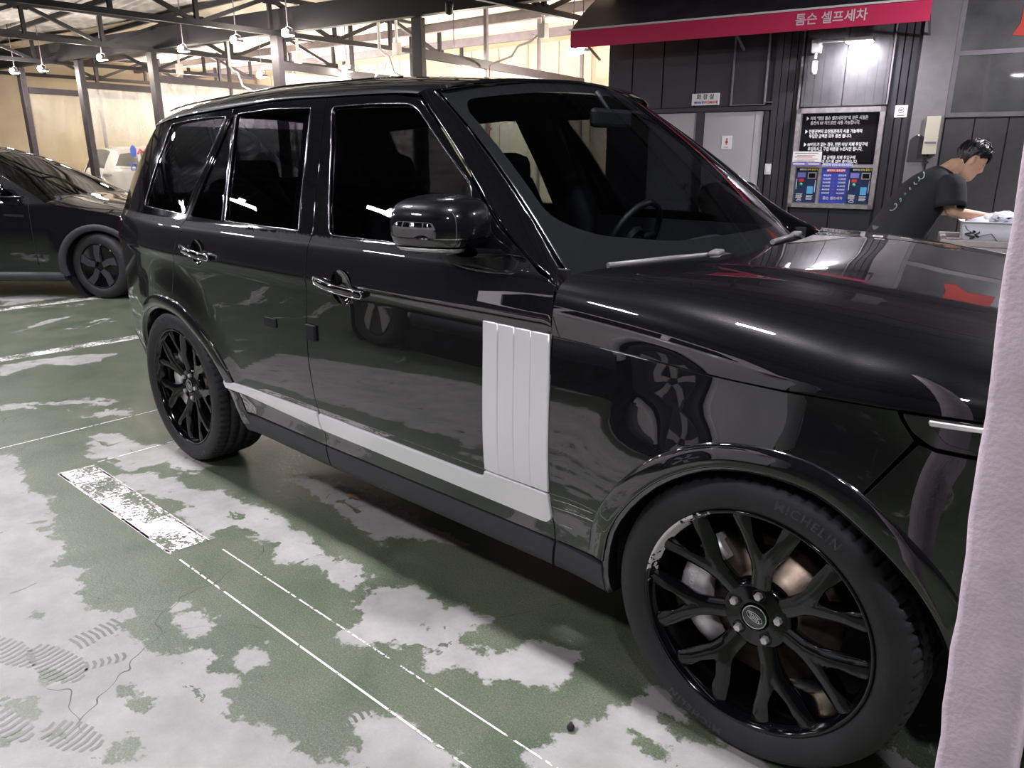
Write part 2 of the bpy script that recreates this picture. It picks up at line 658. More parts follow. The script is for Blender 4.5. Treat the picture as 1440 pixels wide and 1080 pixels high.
# ------------------------------------------------------------------ floor with painted, worn, part-wet surface
PATCH = {
    'A': [(-1.28, -1.21), (-1.28, -1.14), (-1.28, -1.10), (-1.26, -1.07), (-1.22, -1.02), (-1.15, -0.99), (-1.09, -1.02), (-1.04, -1.01), (-0.96, -0.99), (-0.88, -0.96), (-0.85, -0.97), (-0.86, -1.03), (-0.87, -1.08), (-0.86, -1.11), (-0.80, -1.12), (-0.72, -1.10), (-0.63, -1.06), (-0.57, -1.12), (-0.63, -1.15), (-0.66, -1.21), (-0.72, -1.19), (-0.79, -1.22), (-0.83, -1.29), (-0.86, -1.21), (-0.90, -1.20), (-0.91, -1.25), (-0.98, -1.25), (-1.07, -1.33), (-1.10, -1.38), (-1.15, -1.38), (-1.17, -1.35), (-1.16, -1.30), (-1.21, -1.23)],
    'A2': [(-0.79, -1.09), (-0.71, -1.09), (-0.69, -1.00), (-0.64, -0.95), (-0.61, -0.91), (-0.54, -0.92), (-0.51, -0.94), (-0.49, -1.03), (-0.47, -1.07), (-0.52, -1.10), (-0.61, -1.16), (-0.66, -1.20), (-0.71, -1.20)],
    'B': [(-3.00, -1.32), (-2.97, -1.24), (-2.88, -1.19), (-2.77, -1.15), (-2.63, -1.14), (-2.50, -1.12), (-2.46, -1.05), (-2.32, -1.06), (-2.23, -1.04), (-2.09, -1.02), (-2.00, -1.02), (-1.77, -1.05), (-1.62, -1.08), (-1.46, -1.05), (-1.36, -1.07), (-1.34, -1.11), (-1.37, -1.18), (-1.47, -1.17), (-1.54, -1.15), (-1.61, -1.16), (-1.65, -1.19), (-1.66, -1.24), (-1.73, -1.23), (-1.83, -1.17), (-1.93, -1.20), (-2.01, -1.17), (-2.11, -1.18), (-2.10, -1.28), (-2.08, -1.32), (-2.28, -1.30), (-2.38, -1.30), (-2.38, -1.21), (-2.56, -1.27), (-2.73, -1.30), (-2.82, -1.35)],
    'C': [(-3.82, -1.69), (-3.66, -1.54), (-3.12, -1.64), (-2.97, -1.60), (-2.66, -1.69), (-2.66, -1.73), (-2.58, -1.72), (-2.48, -1.71), (-2.36, -1.74), (-2.33, -1.77), (-2.32, -1.80), (-2.25, -1.78), (-2.17, -1.73), (-2.15, -1.79), (-2.05, -1.78), (-2.02, -1.83), (-1.91, -1.83), (-1.87, -1.80), (-1.80, -1.74), (-1.76, -1.74), (-1.74, -1.79), (-1.66, -1.80), (-1.58, -1.79), (-1.52, -1.78), (-1.48, -1.76), (-1.47, -1.73), (-1.41, -1.68), (-1.35, -1.67), (-1.30, -1.70), (-1.25, -1.70), (-1.21, -1.68), (-1.17, -1.68), (-1.19, -1.71), (-1.18, -1.74), (-1.10, -1.78), (-0.98, -1.72), (-0.90, -1.72), (-0.80, -1.69), (-0.67, -1.70), (-0.45, -1.95), (-0.60, -2.60), (-1.60, -3.20), (-3.20, -3.00), (-4.40, -2.40)],
    'D': [(-1.71, -1.63), (-1.73, -1.58), (-1.64, -1.59), (-1.53, -1.58), (-1.48, -1.62), (-1.49, -1.65), (-1.51, -1.67), (-1.60, -1.67)],
    'E': [(-1.31, -1.63), (-1.32, -1.59), (-1.28, -1.54), (-1.28, -1.52), (-1.23, -1.57), (-1.19, -1.57), (-1.23, -1.61), (-1.19, -1.65), (-1.25, -1.65)],
    'F': [(-0.83, -1.55), (-0.77, -1.47), (-0.69, -1.46), (-0.64, -1.45), (-0.57, -1.47), (-0.48, -1.47), (-0.37, -1.49), (-0.64, -1.73), (-0.75, -1.61)],
    'G': [(-0.39, -1.32), (-0.37, -1.27), (-0.37, -1.21), (-0.36, -1.16), (-0.34, -1.11), (-0.33, -1.07), (-0.31, -1.00), (-0.30, -0.94), (-0.29, -0.92), (-0.23, -0.88), (-0.16, -0.93), (-0.10, -0.98), (0.02, -0.95), (0.16, -0.97), (0.24, -1.16), (-0.21, -1.55)],
    'I1': [(-3.67, -1.16), (-3.56, -1.05), (-3.25, -1.06), (-3.27, -1.21), (-3.23, -1.29), (-3.37, -1.29)],
    'I2': [(-3.26, -1.20), (-3.27, -1.01), (-3.20, -0.91), (-2.75, -0.96), (-2.73, -1.06), (-2.99, -1.08), (-2.98, -1.19), (-2.99, -1.25), (-3.13, -1.26)],
    'J': [(-2.40, -0.77), (-2.17, -0.65), (-1.71, -0.64), (-1.41, -0.67), (-1.26, -0.66), (-1.41, -0.75), (-1.52, -0.81), (-1.52, -0.88), (-1.72, -0.86), (-1.98, -0.82), (-2.17, -0.80)],
    'K': [(-5.66, -1.06), (-5.65, -0.78), (-5.56, -0.56), (-5.40, -0.34), (-5.26, -0.52), (-5.27, -0.71), (-5.49, -0.83), (-5.34, -1.14)],
    'L': [(-6.77, -0.67), (-6.99, -0.30), (-7.19, -0.05), (-7.14, -0.31), (-6.90, -0.50)],
}
xs = np.arange(-7.6, 1.9, .032)
ys = np.arange(-4.0, 1.6, .032)
gx, gy = np.meshgrid(xs, ys, indexing='ij')
pts = np.stack([gx.ravel(), gy.ravel()], -1)
sd = np.full(len(pts), -9.0)
for k, L in PATCH.items():
    P = np.array(L)
    d = seg_dist(P, pts)
    d = np.where(inside(P, pts), d, -d)
    sd = np.maximum(sd, d)
for wx, wy, wr in ((-1.32, -1.905, .045), (-1.40, -1.925, .035), (-1.175, -2.01, .05), (-1.54, -2.13, .05), (-1.63, -2.03, .04), (-1.0, -1.13, .022), (-.16, -.99, .05), (-.10, -1.0, .04), (-.17, -1.10, .045), (-1.45, -2.2, .04), (-2.0, -1.95, .03)):
    sd = np.minimum(sd, np.hypot(pts[:, 0] - wx, (pts[:, 1] - wy) * 1.4) - wr)
sd = np.clip(sd, -.3, .3)
# big surrounding sheet made of four rectangles round the fine grid, same plane
fm = MB()
nx, ny = len(xs), len(ys)
fm.add([(x, y, 0) for x, y in pts], [(i * ny + j, (i + 1) * ny + j, (i + 1) * ny + j + 1, i * ny + j + 1) for i in range(nx - 1) for j in range(ny - 1)])
x0, x1, y0, y1 = xs[0], xs[-1], ys[0], ys[-1]
o = len(fm.v)
for a, b, c, d in ((-34, y1, 12, 20), (-34, -14, 12, y0), (-34, y0, x0, y1), (x1, y0, 12, y1)):
    fm.add([(a, b, 0), (c, b, 0), (c, d, 0), (a, d, 0)], [(0, 1, 2, 3)])
floor = fm.build('floor', None)
struct(floor)
at = floor.data.attributes.new('dry', 'FLOAT', 'POINT')
vals = np.full(len(fm.v), -.30, np.float32)
vals[:len(sd)] = sd
at.data.foreach_set('value', vals)


def floor_mat():
    m, nt, b = nodes_of('worn_green_floor_paint')
    L = nt.links.new
    tc = N(nt, 'ShaderNodeTexCoord')

    def noise(scale, detail=6, rough=.6, dist=0.0, sc=None):
        n = N(nt, 'ShaderNodeTexNoise')
        n.inputs['Scale'].default_value = scale
        n.inputs['Detail'].default_value = detail
        n.inputs['Roughness'].default_value = rough
        n.inputs['Distortion'].default_value = dist
        if sc:
            mp = N(nt, 'ShaderNodeMapping')
            mp.inputs['Scale'].default_value = sc
            L(tc.outputs['Object'], mp.inputs[0])
            L(mp.outputs[0], n.inputs['Vector'])
        else:
            L(tc.outputs['Object'], n.inputs['Vector'])
        return n.outputs['Fac']

    def math_(op, a, b_=None, c=None):
        n = N(nt, 'ShaderNodeMath', operation=op)
        for i, v in enumerate((a, b_, c)):
            if v is None:
                continue
            if isinstance(v, (int, float)):
                n.inputs[i].default_value = v
            else:
                L(v, n.inputs[i])
        return n.outputs[0]

    def ramp(fac, stops):
        r = N(nt, 'ShaderNodeValToRGB')
        e = r.color_ramp.elements
        while len(e) < len(stops):
            e.new(.5)
        for k, (p, c) in enumerate(stops):
            e[k].position = p
            e[k].color = (*c, 1) if len(c) == 3 else c
        L(fac, r.inputs[0])
        return r.outputs[0]

    def mix(f, a, b_):
        n = N(nt, 'ShaderNodeMix', data_type='RGBA')
        for i, v in ((0, f), (6, a), (7, b_)):
            if isinstance(v, tuple):
                n.inputs[i].default_value = (*v, 1)
            elif isinstance(v, (int, float)):
                n.inputs[i].default_value = v
            else:
                L(v, n.inputs[i])
        return n.outputs[2]
    at_ = N(nt, 'ShaderNodeAttribute', attribute_name='dry')
    big = noise(3.2, 8, .62, .4)
    far = noise(1.1, 7, .68, .6, (1, .55, 1))
    edge = math_('MULTIPLY_ADD', math_('SUBTRACT', noise(14, 8, .66), .5), .22, at_.outputs['Fac'])
    farm = math_('MULTIPLY_ADD', math_('SUBTRACT', far, .60), 1.6, 0.0)
    farm = math_('ADD', farm, math_('MULTIPLY', math_('SUBTRACT', noise(14, 5, .7), .5), .35))
    # beyond the charted patches the pale areas follow noise
    lo = math_('LESS_THAN', at_.outputs['Fac'], -.26)
    v = math_('ADD', math_('MULTIPLY', lo, farm), math_('MULTIPLY', math_('SUBTRACT', 1.0, lo), edge))
    # wet blots inside pale zones
    bl = math_('MULTIPLY', math_('GREATER_THAN', noise(7.5, 5, .6, .8), .66), .5)
    v = math_('SUBTRACT', v, bl)
    dry = N(nt, 'ShaderNodeMapRange')
    dry.inputs['From Min'].default_value = -.007
    dry.inputs['From Max'].default_value = .007
    L(v, dry.inputs[0])
    dry = dry.outputs[0]
    fine = noise(150, 4, .7)
    speck = noise(420, 2, .5)
    green = ramp(big, [(.30, (.058, .086, .050)), (.50, (.105, .128, .082)), (.72, (.145, .150, .108))])
    green = mix(math_('MULTIPLY', math_('GREATER_THAN', fine, .52), .45), green, (.045, .055, .038))
    green = mix(math_('MULTIPLY', math_('GREATER_THAN', noise(210, 3, .6), .60), .45), green, (.26, .29, .24))
    pale = ramp(noise(5, 7, .65), [(.32, (.25, .25, .235)), (.55, (.335, .325, .31)), (.75, (.40, .38, .37))])
    pale = mix(math_('MULTIPLY', fine, .25), pale, (.20, .20, .19))
    col = mix(dry, green, pale)
    # pale specks of paint
    sp = math_('GREATER_THAN', speck, .735)
    col = mix(math_('MULTIPLY', sp, .8), col, (.55, .55, .52))
    # hairline cracks
    cr = N(nt, 'ShaderNodeTexVoronoi', feature='DISTANCE_TO_EDGE')
    cr.inputs['Scale'].default_value = .9
    wv = N(nt, 'ShaderNodeVectorMath', operation='ADD')
    nn = N(nt, 'ShaderNodeTexNoise')
    nn.inputs['Scale'].default_value = 4
    L(tc.outputs['Object'], nn.inputs['Vector'])
    vs_ = N(nt, 'ShaderNodeVectorMath', operation='SCALE')
    vs_.inputs['Scale'].default_value = .35
    L(nn.outputs['Color'], vs_.inputs[0])
    L(tc.outputs['Object'], wv.inputs[0])
    L(vs_.outputs[0], wv.inputs[1])
    L(wv.outputs[0], cr.inputs['Vector'])
    crm = math_('MULTIPLY', math_('LESS_THAN', cr.outputs['Distance'], .0014), math_('GREATER_THAN', noise(1.7, 3, .5), .52))
    col = mix(math_('MULTIPLY', crm, .75), col, (.02, .02, .02))
    L(col, b.inputs['Base Color'])
    rr = math_('MULTIPLY_ADD', dry, .30, .26)
    rr = math_('MULTIPLY_ADD', fine, .22, rr)
    L(rr, b.inputs['Roughness'])
    bp = N(nt, 'ShaderNodeBump')
    bp.inputs['Strength'].default_value = .35
    bp.inputs['Distance'].default_value = .004
    h = math_('ADD', math_('MULTIPLY', fine, .6), math_('MULTIPLY', noise(40, 5, .6), .8))
    L(h, bp.inputs['Height'])
    L(bp.outputs[0], b.inputs['Normal'])
    return m


M['floor'] = floor_mat()
floor.data.materials.append(M['floor'])


def line_mat(name, thr, scale=60):
    """worn white line paint: flakes off where a noise passes thr"""
    m, nt, b = nodes_of(name)
    L = nt.links.new
    tc = N(nt, 'ShaderNodeTexCoord')
    n1 = N(nt, 'ShaderNodeTexNoise')
    n1.inputs['Scale'].default_value = scale
    n1.inputs['Detail'].default_value = 8
    n1.inputs['Roughness'].default_value = .7
    n2 = N(nt, 'ShaderNodeTexNoise')
    n2.inputs['Scale'].default_value = 5
    n2.inputs['Detail'].default_value = 4
    L(tc.outputs['Object'], n1.inputs['Vector'])
    L(tc.outputs['Object'], n2.inputs['Vector'])
    ad = N(nt, 'ShaderNodeMath', operation='MULTIPLY_ADD')
    ad.inputs[1].default_value = .7
    L(n2.outputs['Fac'], ad.inputs[0])
    L(n1.outputs['Fac'], ad.inputs[2])
    mr = N(nt, 'ShaderNodeMapRange')
    mr.inputs['From Min'].default_value = thr - .015
    mr.inputs['From Max'].default_value = thr + .015
    L(ad.outputs[0], mr.inputs[0])
    b.inputs['Base Color'].default_value = (.86, .80, .79, 1)
    b.inputs['Roughness'].default_value = .5
    tr = N(nt, 'ShaderNodeBsdfTransparent')
    mx = N(nt, 'ShaderNodeMixShader')
    L(mr.outputs[0], mx.inputs[0])
    L(b.outputs[0], mx.inputs[1])
    L(tr.outputs[0], mx.inputs[2])
    L(mx.outputs[0], nt.nodes['Material Output'].inputs[0])
    return m


M['line'] = line_mat('worn_white_line_paint', .855)
M['print'] = mat('wet_tread_print', (.105, .112, .095), .4)


def tread_print(c, ang, ln, wd, n, oval=.0):
    mb_ = MB()
    ca, sa = math.cos(R(ang)), math.sin(R(ang))
    for k in range(n):
        u = -ln / 2 + ln * (k + .5) / n
        h = wd / 2 * (math.sqrt(max(.1, 1 - (2 * u / ln) ** 2)) if oval else 1) * rng.uniform(.75, 1.0)
        b_ = ln / n * .22
        q = [(-b_, -h), (b_, -h), (b_ * 2.2, -h * .1), (b_, h), (-b_, h), (b_ * .2, -h * .1)]
        mb_.add([(c[0] + (u + a) * ca - v * sa, c[1] + (u + a) * sa + v * ca, .0012) for a, v in q], [tuple(range(6))])
    o2 = mb_.build('floor_marking', M['print'])
    return struct(o2)


for a in (((-1.75, -1.86), 95, .15, .09, 8, 0), ((-1.69, -2.0), 8, .28, .12, 13, 1), ((-1.87, -2.08), 12, .30, .10, 13, 1), ((-1.585, -1.90), 70, .12, .05, 6, 0), ((-1.33, -2.08), 20, .20, .10, 9, 1), ((-1.52, -2.18), 10, .24, .09, 9, 1), ((-2.31, -1.72), 80, .17, .05, 9, 0), ((-.83, -1.53), 85, .14, .06, 7, 0), ((-1.95, -1.75), 100, .10, .05, 6, 0)):
    tread_print(*a)
M['line_thin'] = line_mat('worn_white_edge_paint', .93, 40)


def marking(P, m, z=.002):
    o_ = MB().add([(x, y, z) for x, y in P], [tuple(range(len(P)))]).build('floor_marking', m)
    return struct(o_)


def marking_line(a, b, wd, m):
    a, b = np.array(a, float), np.array(b, float)
    n = np.array([-(b - a)[1], (b - a)[0]])
    n = n / np.linalg.norm(n) * wd / 2
    return marking([a - n, b - n, b + n, a + n], m)


marking([(-3.22, -1.485), (-2.08, -1.478), (-2.06, -1.325), (-3.20, -1.325)], M['line'])
for a, b, wd in (((-3.22, -1.482), (-2.06, -1.474), .012), ((-3.20, -1.329), (-2.06, -1.326), .012), ((-2.00, -1.471), (.62, -1.459), .007), ((-1.95, -1.324), (.62, -1.318), .006), ((-3.22, -1.482), (-3.20, -1.325), .010),
                 ((-3.80, -1.62), (-3.81, -.70), .010), ((-3.23, -1.30), (-3.21, .4), .009)):
    marking_line(a, b, wd, M['line_thin'])
for a, b, wd in (((-5.88, -2.4), (-5.80, 1.6), .15), ((-8.05, -1.5), (-7.98, 2.2), .15), ((-3.16, -.95), (-3.14, .6), .10), ((-12.4, 2.9), (-4.2, 3.3), .12)):
    marking_line(a, b, wd, M['line'])

# ------------------------------------------------------------------ the black-clad building on the right
A11 = R(11)
WU = Vector((math.cos(A11), math.sin(A11), 0))
WN = Vector((math.sin(A11), -math.cos(A11), 0))
WO = Vector((-3.5, 9.43, 0))


def wl(s, z, off=0.0):
    return WO + WU * s + WN * off + Vector((0, 0, z))


WROT = Matrix((WU, -WN, Vector((0, 0, 1)))).transposed()


def wbox(mb, s0, s1, z0, z1, o0, o1):
    c = wl((s0 + s1) / 2, (z0 + z1) / 2, (o0 + o1) / 2)
    return mb.box(c, (abs(s1 - s0), abs(o1 - o0), abs(z1 - z0)), M4=WROT)


M['clad'] = mat('dark_purple_grey_cladding', (.036, .033, .042), .42, bump=.05, bscale=40, var=.12, vscale=3)
M['clad_light'] = mat('scuffed_grey_steel_sheet', (.105, .10, .11), .35, metal=.3, bump=.06, bscale=30, var=.25, vscale=4)
M['grey_wall'] = mat('mauve_grey_render', (.20, .18, .195), .7, bump=.1, bscale=120, var=.08)
M['door'] = mat('pale_mauve_door_paint', (.46, .425, .445), .5, var=.05, vscale=2)
M['steel'] = mat('brushed_steel_frame', (.62, .56, .57), .3, metal=.8, var=.2, vscale=14)
M['beige'] = mat('beige_wall_panel', (.70, .61, .49), .7, bump=.05, bscale=20, var=.10, vscale=1.3)
M['beam'] = mat('dark_truss_paint', (.011, .009, .014), .55)
M['beam_grey'] = mat('mauve_grey_steel_paint', (.20, .175, .20), .5, var=.15, vscale=5)

wall = MB()
wbox(wall, -3.73, .95, 0, 4.6, -.25, -.03)
wall_back = struct(wall.build('wall_back', M['clad']))
# standing-seam panels: wide ones over and left of the doors, narrow ones to the right
edges_ = [-3.73, -3.30, -2.77, -2.22, -1.64, -1.09]
for a, b in zip(edges_[:-1], edges_[1:]):
    mb = MB()
    wbox(mb, a + .012, b - .012, 2.20, 4.5, -.03, .012)
    mb.build('cladding_panel', M['clad'], wall_back)
mb = MB()
wbox(mb, -3.73 + .012, -3.02, 0, 2.18, -.03, .012)
mb.build('cladding_panel', M['clad'], wall_back)
for k in range(4):
    a = -1.02 + k * .105
    mb = MB()
    wbox(mb, a + .006, a + .099, 0, 4.5, -.03, .014 + .003 * (k % 2))
    mb.build('cladding_panel', M['clad'], wall_back)
for a, b in ((-.60, -.02), (-.02, .57)):
    mb = MB()
    wbox(mb, a + .008, b - .008, 2.16, 4.5, -.03, .012)
    for k in range(5):
        s_ = a + (b - a) * (k + .5) / 5
        wbox(mb, s_ - .006, s_ + .006, 2.16, 4.5, .010, .017)
    mb.build('cladding_panel', M['clad_light'], wall_back)
    mb = MB()
    wbox(mb, a + .008, b - .008, 0, .70, -.03, .010)
    mb.build('cladding_panel', M['clad'], wall_back)
for a, b in ((.60, .70), (.71, .80), (.81, .93)):
    mb = MB()
    wbox(mb, a + .004, b - .004, 0, 4.5, -.03, .02)
    mb.build('cladding_panel', M['clad'], wall_back)
mb = MB()
wbox(mb, -3.03, -1.0, 2.125, 2.19, -.03, .06)
wbox(mb, -2.16, -2.04, 0, 2.12, -.03, .05)
wbox(mb, -1.10, -1.04, 0, 2.12, -.03, .05)
wbox(mb, -3.03, -2.97, 0, 2.12, -.03, .05)
struct(mb.build('trim_1', M['clad']))
mb = MB()
wbox(mb, -1.64, -1.62, 2.21, 4.4, .0, .05)
wbox(mb, -1.13, -1.11, 2.21, 4.4, .0, .05)
wbox(mb, -1.64, -1.12, 2.205, 2.215, .0, .055)
wbox(mb, -1.12, -1.01, 2.235, 2.245, .0, .055)
wbox(mb, -.635, -.615, .05, 4.4, .0, .06)
wbox(mb, .575, .595, 2.16, 4.4, .0, .06)
struct(mb.build('trim_2', M['beam_grey']))
for n_, (a, b) in enumerate(((-2.97, -2.16), (-2.04, -1.11))):
    mb = MB()
    wbox(mb, a + .008, b - .008, .01, 2.115, -.03, .022)
    if n_ == 1:
        wbox(mb, b - .125, b - .012, .01, 2.112, .02, .028)
    d = struct(mb.build('door_%d' % (n_ + 1), M['door']))
    k_ = MB().lathe([(0, .07), (.026, .065), (.034, .05), (.028, .03), (.014, .022), (.036, .008), (.036, 0)], 20, wl(b - .09, .99, .022), WN)
    k_.build('door_knob', M['steel'], d)
# grey corner pillar and the recessed part on the far right
mb = MB()
wbox(mb, .93, 1.33, 0, 4.6, -.25, .10)
struct(mb.build('wall_pillar', M['grey_wall']))
mb = MB()
wbox(mb, 1.33, 6.5, 0, 4.6, -.45, -.20)
wall_right = struct(mb.build('wall_right', M['clad']))
s_ = 1.34
for wd in (.36, .40, .40, .40, .40, .40, .40, .40, .40, .40):
    mb = MB()
    wbox(mb, s_ + .008, s_ + wd - .008, 0, 1.97, -.20, -.165)
    mb.build('cladding_panel', mat('grey_brown_cladding', (.075, .070, .073), .5, var=.1) if 'gb' not in M else M['gb'], wall_right)
    M['gb'] = bpy.data.materials['grey_brown_cladding']
    s_ += wd
# clear-vinyl window above
M['vinyl'] = mat('dusty_vinyl_sheet', (.085, .083, .088), .22, var=.3, vscale=3, coat=.4)
M['vinyl_back'] = mat('dark_room_behind_window', (.030, .028, .032), .8)
mb = MB()
wbox(mb, 1.36, 4.6, 2.0, 4.2, -.19, -.185)
win = struct(mb.build('window_1', M['vinyl_back']))
mb = MB()
for (a, b, c, d) in ((1.33, 4.6, 1.97, 2.03), (1.33, 4.6, 2.76, 2.82), (1.33, 1.39, 1.97, 4.2), (2.9, 2.95, 1.97, 4.2)):
    wbox(mb, a, b, c, d, -.19, -.11)
mb.build('window_frame', M['beam_grey'], win)
for (c, d) in ((2.03, 2.76), (2.82, 4.2)):
    for (a, b) in ((1.39, 2.9), (2.95, 4.6)):
        mb = MB()
        wbox(mb, a, b, c, d, -.135, -.130)
        mb.build('pane', M['vinyl'], win)
mb = MB()
mb.prism([(1.96, 2.98), (2.03, 3.12), (2.05, 3.9), (2.7, 3.9), (2.7, 3.05), (2.3, 3.06), (2.12, 2.96)], -.128, -.118, lambda u, v, h: wl(u, v, h))
mb.build('red_banner', mat('red_banner_cloth', (.55, .05, .03), .7), win)
mb = MB()
mb.add([wl(-3.73, 0, .0), wl(-3.73, 4.6, .0), wl(-3.73, 4.6, -4.5), wl(-3.73, 0, -4.5)], [(0, 1, 2, 3)])
struct(mb.build('wall_side', M['beige']))

# ------------------------------------------------------------------ wash bays: end wall, back wall, ceiling
bw = MB()
bw.box((-17, 13.4, 2.3), (20.5, .2, 4.6))
wb = struct(bw.build('wall_far', M['beige']))
for k in range(20):
    MB().box((-26.3 + k * 1.0, 13.28, 2.3), (.96, .05, 4.5)).build('wall_panel', M['beige'], wb)
el = MB()
el.box((-27.2, 8.0, 2.3), (.2, 11, 4.6))
struct(el.build('wall_left', M['beige']))
ce = MB()
ce.add([(-27.2, 4.9, 4.45), (-6.9, 7.3, 4.45), (-6.9, 13.4, 4.15), (-27.2, 13.4, 4.15)], [(0, 1, 2, 3)])
bc = struct(ce.build('ceiling_bay', M['beige']))
for k, (y, z) in enumerate(((8.2, 4.28), (9.9, 4.2), (11.6, 4.12))):
    MB().bar((-27, y - .4, z), (-6.9, y + .5, z), .14, .18).build('ceiling_beam', M['beam_grey'], bc)

# corrugated canopy deck over the forecourt
M['deck'] = mat('lit_corrugated_deck', (.50, .47, .47), .55, bump=.6, bscale=6, var=.35, vscale=2.5)  # colour raised so this stretch of deck looks lit
M['deck_shaded'] = mat('shaded_corrugated_deck', (.035, .034, .036), .6, bump=.5, bscale=6, var=.3, vscale=2.5)  # same deck, shade put into the near-black colour to darken car reflections
for nm, xa, xb, ya, yb, dm in (('ceiling', -28, -6.8, .4, 6.6, 'deck'), ('ceiling_near', -6.8, 6, .4, 6.6, 'deck_shaded'), ('ceiling_front', -28, 6, -9.5, .4, 'deck_shaded')):
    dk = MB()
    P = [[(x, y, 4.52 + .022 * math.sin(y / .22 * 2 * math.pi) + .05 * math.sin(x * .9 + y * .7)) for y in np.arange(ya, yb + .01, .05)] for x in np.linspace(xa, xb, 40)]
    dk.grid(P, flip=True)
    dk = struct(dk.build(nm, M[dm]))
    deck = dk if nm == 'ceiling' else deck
for y in np.arange(-8.8, 6.4, 1.65):
    MB().bar((-28, y, 4.40), (6, y, 4.40), .06, .10).build('purlin', M['beam'], deck)

# ------------------------------------------------------------------ the black SUV (x forward, front axle at x = 0, near side y < 0)
def chaikin(P, k=2):
    P = np.asarray(P, float)
    for _ in range(k):
        a, b = P[:-1], P[1:]
        Q = np.empty((2 * len(a), 2))
        Q[0::2] = .75 * a + .25 * b
        Q[1::2] = .25 * a + .75 * b
        P = np.concatenate([P[:1], Q, P[-1:]])
    return P


F_ARCH = chaikin([(-.428, .265), (-.430, .372), (-.405, .48), (-.350, .582), (-.271, .676), (-.19, .736), (-.1, .778), (.01, .792), (.116, .780), (.19, .745), (.283, .672), (.350, .600), (.405, .50), (.435, .38), (.44, .28)])
R_ARCH = chaikin([(-3.41, .33), (-3.385, .44), (-3.345, .56), (-3.294, .648), (-3.213, .713), (-3.095, .758), (-2.996, .777), (-2.85, .777), (-2.737, .755), (-2.656, .716), (-2.588, .679), (-2.527, .635), (-2.475, .580), (-2.435, .52), (-2.415, .44), (-2.40, .372), (-2.385, .28)])

W_Z = [.25, .28, .36, .44, .47, .50, .54, .60, .68, .75, .85, .95, 1.005, 1.025, 1.036, 1.050, 1.12, 1.155, 1.172, 1.188, 1.20, 1.30, 1.40, 1.50, 1.60, 1.65, 1.70, 1.76]
W_W = [.905, .925, .945, .957, .966, .972, .979, .985, .9885, .989, .9878, .9863, .9862, .9885, .9905, .987, .973, .963, .953, .9435, .938, .8947, .848, .798, .745, .717, .689, .655]
_W = pchip(W_Z, W_W)


def W(x, z, flare=True):
    x = np.asarray(x, float)
    z = np.asarray(z, float)
    w = _W(z)
    w = w - .055 * np.maximum(0, x + .3) ** 2 / .6 - .5 * np.maximum(0, x - .2) ** 2
    w = w - .1154 * np.maximum(0, -2.6 - x) ** 2.285 - 6.0 * np.maximum(0, -3.80 - x) ** 2
    if flare:
        for cx, ax in ((.005, .62), (-2.915, .66)):
            d = np.hypot((x - cx) / ax, (z - .36) / .66)
            w = w + .020 * (1 - sstep(.62, 1.0, d))
    return w


def side(s, off=0.0):
    def f(x, z):
        return np.stack([x, s * (W(x, z) + off), z], -1)
    return f


# outlines in (x, z)
B_CUT = [(-1.757, .372), (-1.745, .504), (-1.758, .576), (-1.772, .741), (-1.766, .881), (-1.750, 1.017), (-1.752, 1.166), (-1.757, 1.215), (-1.839, 1.436), (-1.945, 1.676)]
C_CUT = [(-2.836, .800), (-2.826, .865), (-2.818, .948), (-2.792, 1.032), (-2.776, 1.079), (-2.757, 1.150), (-2.712, 1.205), (-2.655, 1.461), (-2.628, 1.661)]
A_CUT = [(-.612, .372), (-.614, .475), (-.618, .650), (-.614, .823), (-.605, 1.003), (-.612, 1.135)]
A_PIL = [(-.640, 1.150), (-.677, 1.163), (-.871, 1.270), (-1.043, 1.402), (-1.236, 1.541), (-1.385, 1.640)]
HOOD_CUT = [(-.605, 1.003), (-.328, .991), (-.139, .981), (.025, .977), (.251, .979)]
FD_GLASS = [(-1.652, 1.196), (-1.70, 1.29), (-1.793, 1.486), (-1.885, 1.640), (-1.65, 1.640), (-1.44, 1.632), (-1.385, 1.612), (-1.219, 1.503), (-1.02, 1.374), (-1.0, 1.325), (-.995, 1.196)]
RD_GLASS = [(-1.842, 1.198), (-1.93, 1.436), (-2.022, 1.640), (-2.30, 1.648), (-2.572, 1.636), (-2.474, 1.432), (-2.384, 1.205)]
RD_FIXED = [(-2.420, 1.205), (-2.505, 1.432), (-2.598, 1.630), (-2.612, 1.628), (-2.635, 1.461), (-2.686, 1.210)]
Q_GLASS = [(-2.742, 1.215), (-2.690, 1.461), (-2.660, 1.630), (-2.95, 1.627), (-3.262, 1.612), (-3.27, 1.40), (-3.265, 1.228)]
ROOF_LINE = [(-1.425, 1.655), (-1.50, 1.666), (-1.70, 1.673), (-1.945, 1.676), (-2.238, 1.680), (-2.628, 1.665), (-2.738, 1.660), (-3.272, 1.640), (-3.58, 1.615)]


def arch_piece(A, i_from, i_to):
    """arch points between two x positions along the arch (by index search on the list)"""
    return [tuple(p) for p in A[i_from:i_to]]


def circle2(c, r, n=20):
    return [(c[0] + r * math.cos(2 * math.pi * k / n), c[1] + r * math.sin(2 * math.pi * k / n)) for k in range(n)]


def arch_between(A, z0_rear, x0, x1):
    return [tuple(p) for p in A if x0 <= p[0] <= x1]


suv = thing('suv', 'large glossy black luxury SUV with pearl silver door trim, parked closest to the camera', 'car')
PA, GB = M['paint'], M['gloss_black']


def loop3(poly, s, off, rr=.02, step=.04):
    P = densify(rounded(poly, rr), step)
    return np.stack([P[:, 0], s * (W(P[:, 0], P[:, 1]) + off), P[:, 1]], -1)


def text_side(name, s, size, m, par, x, z, sd, off):
    pass


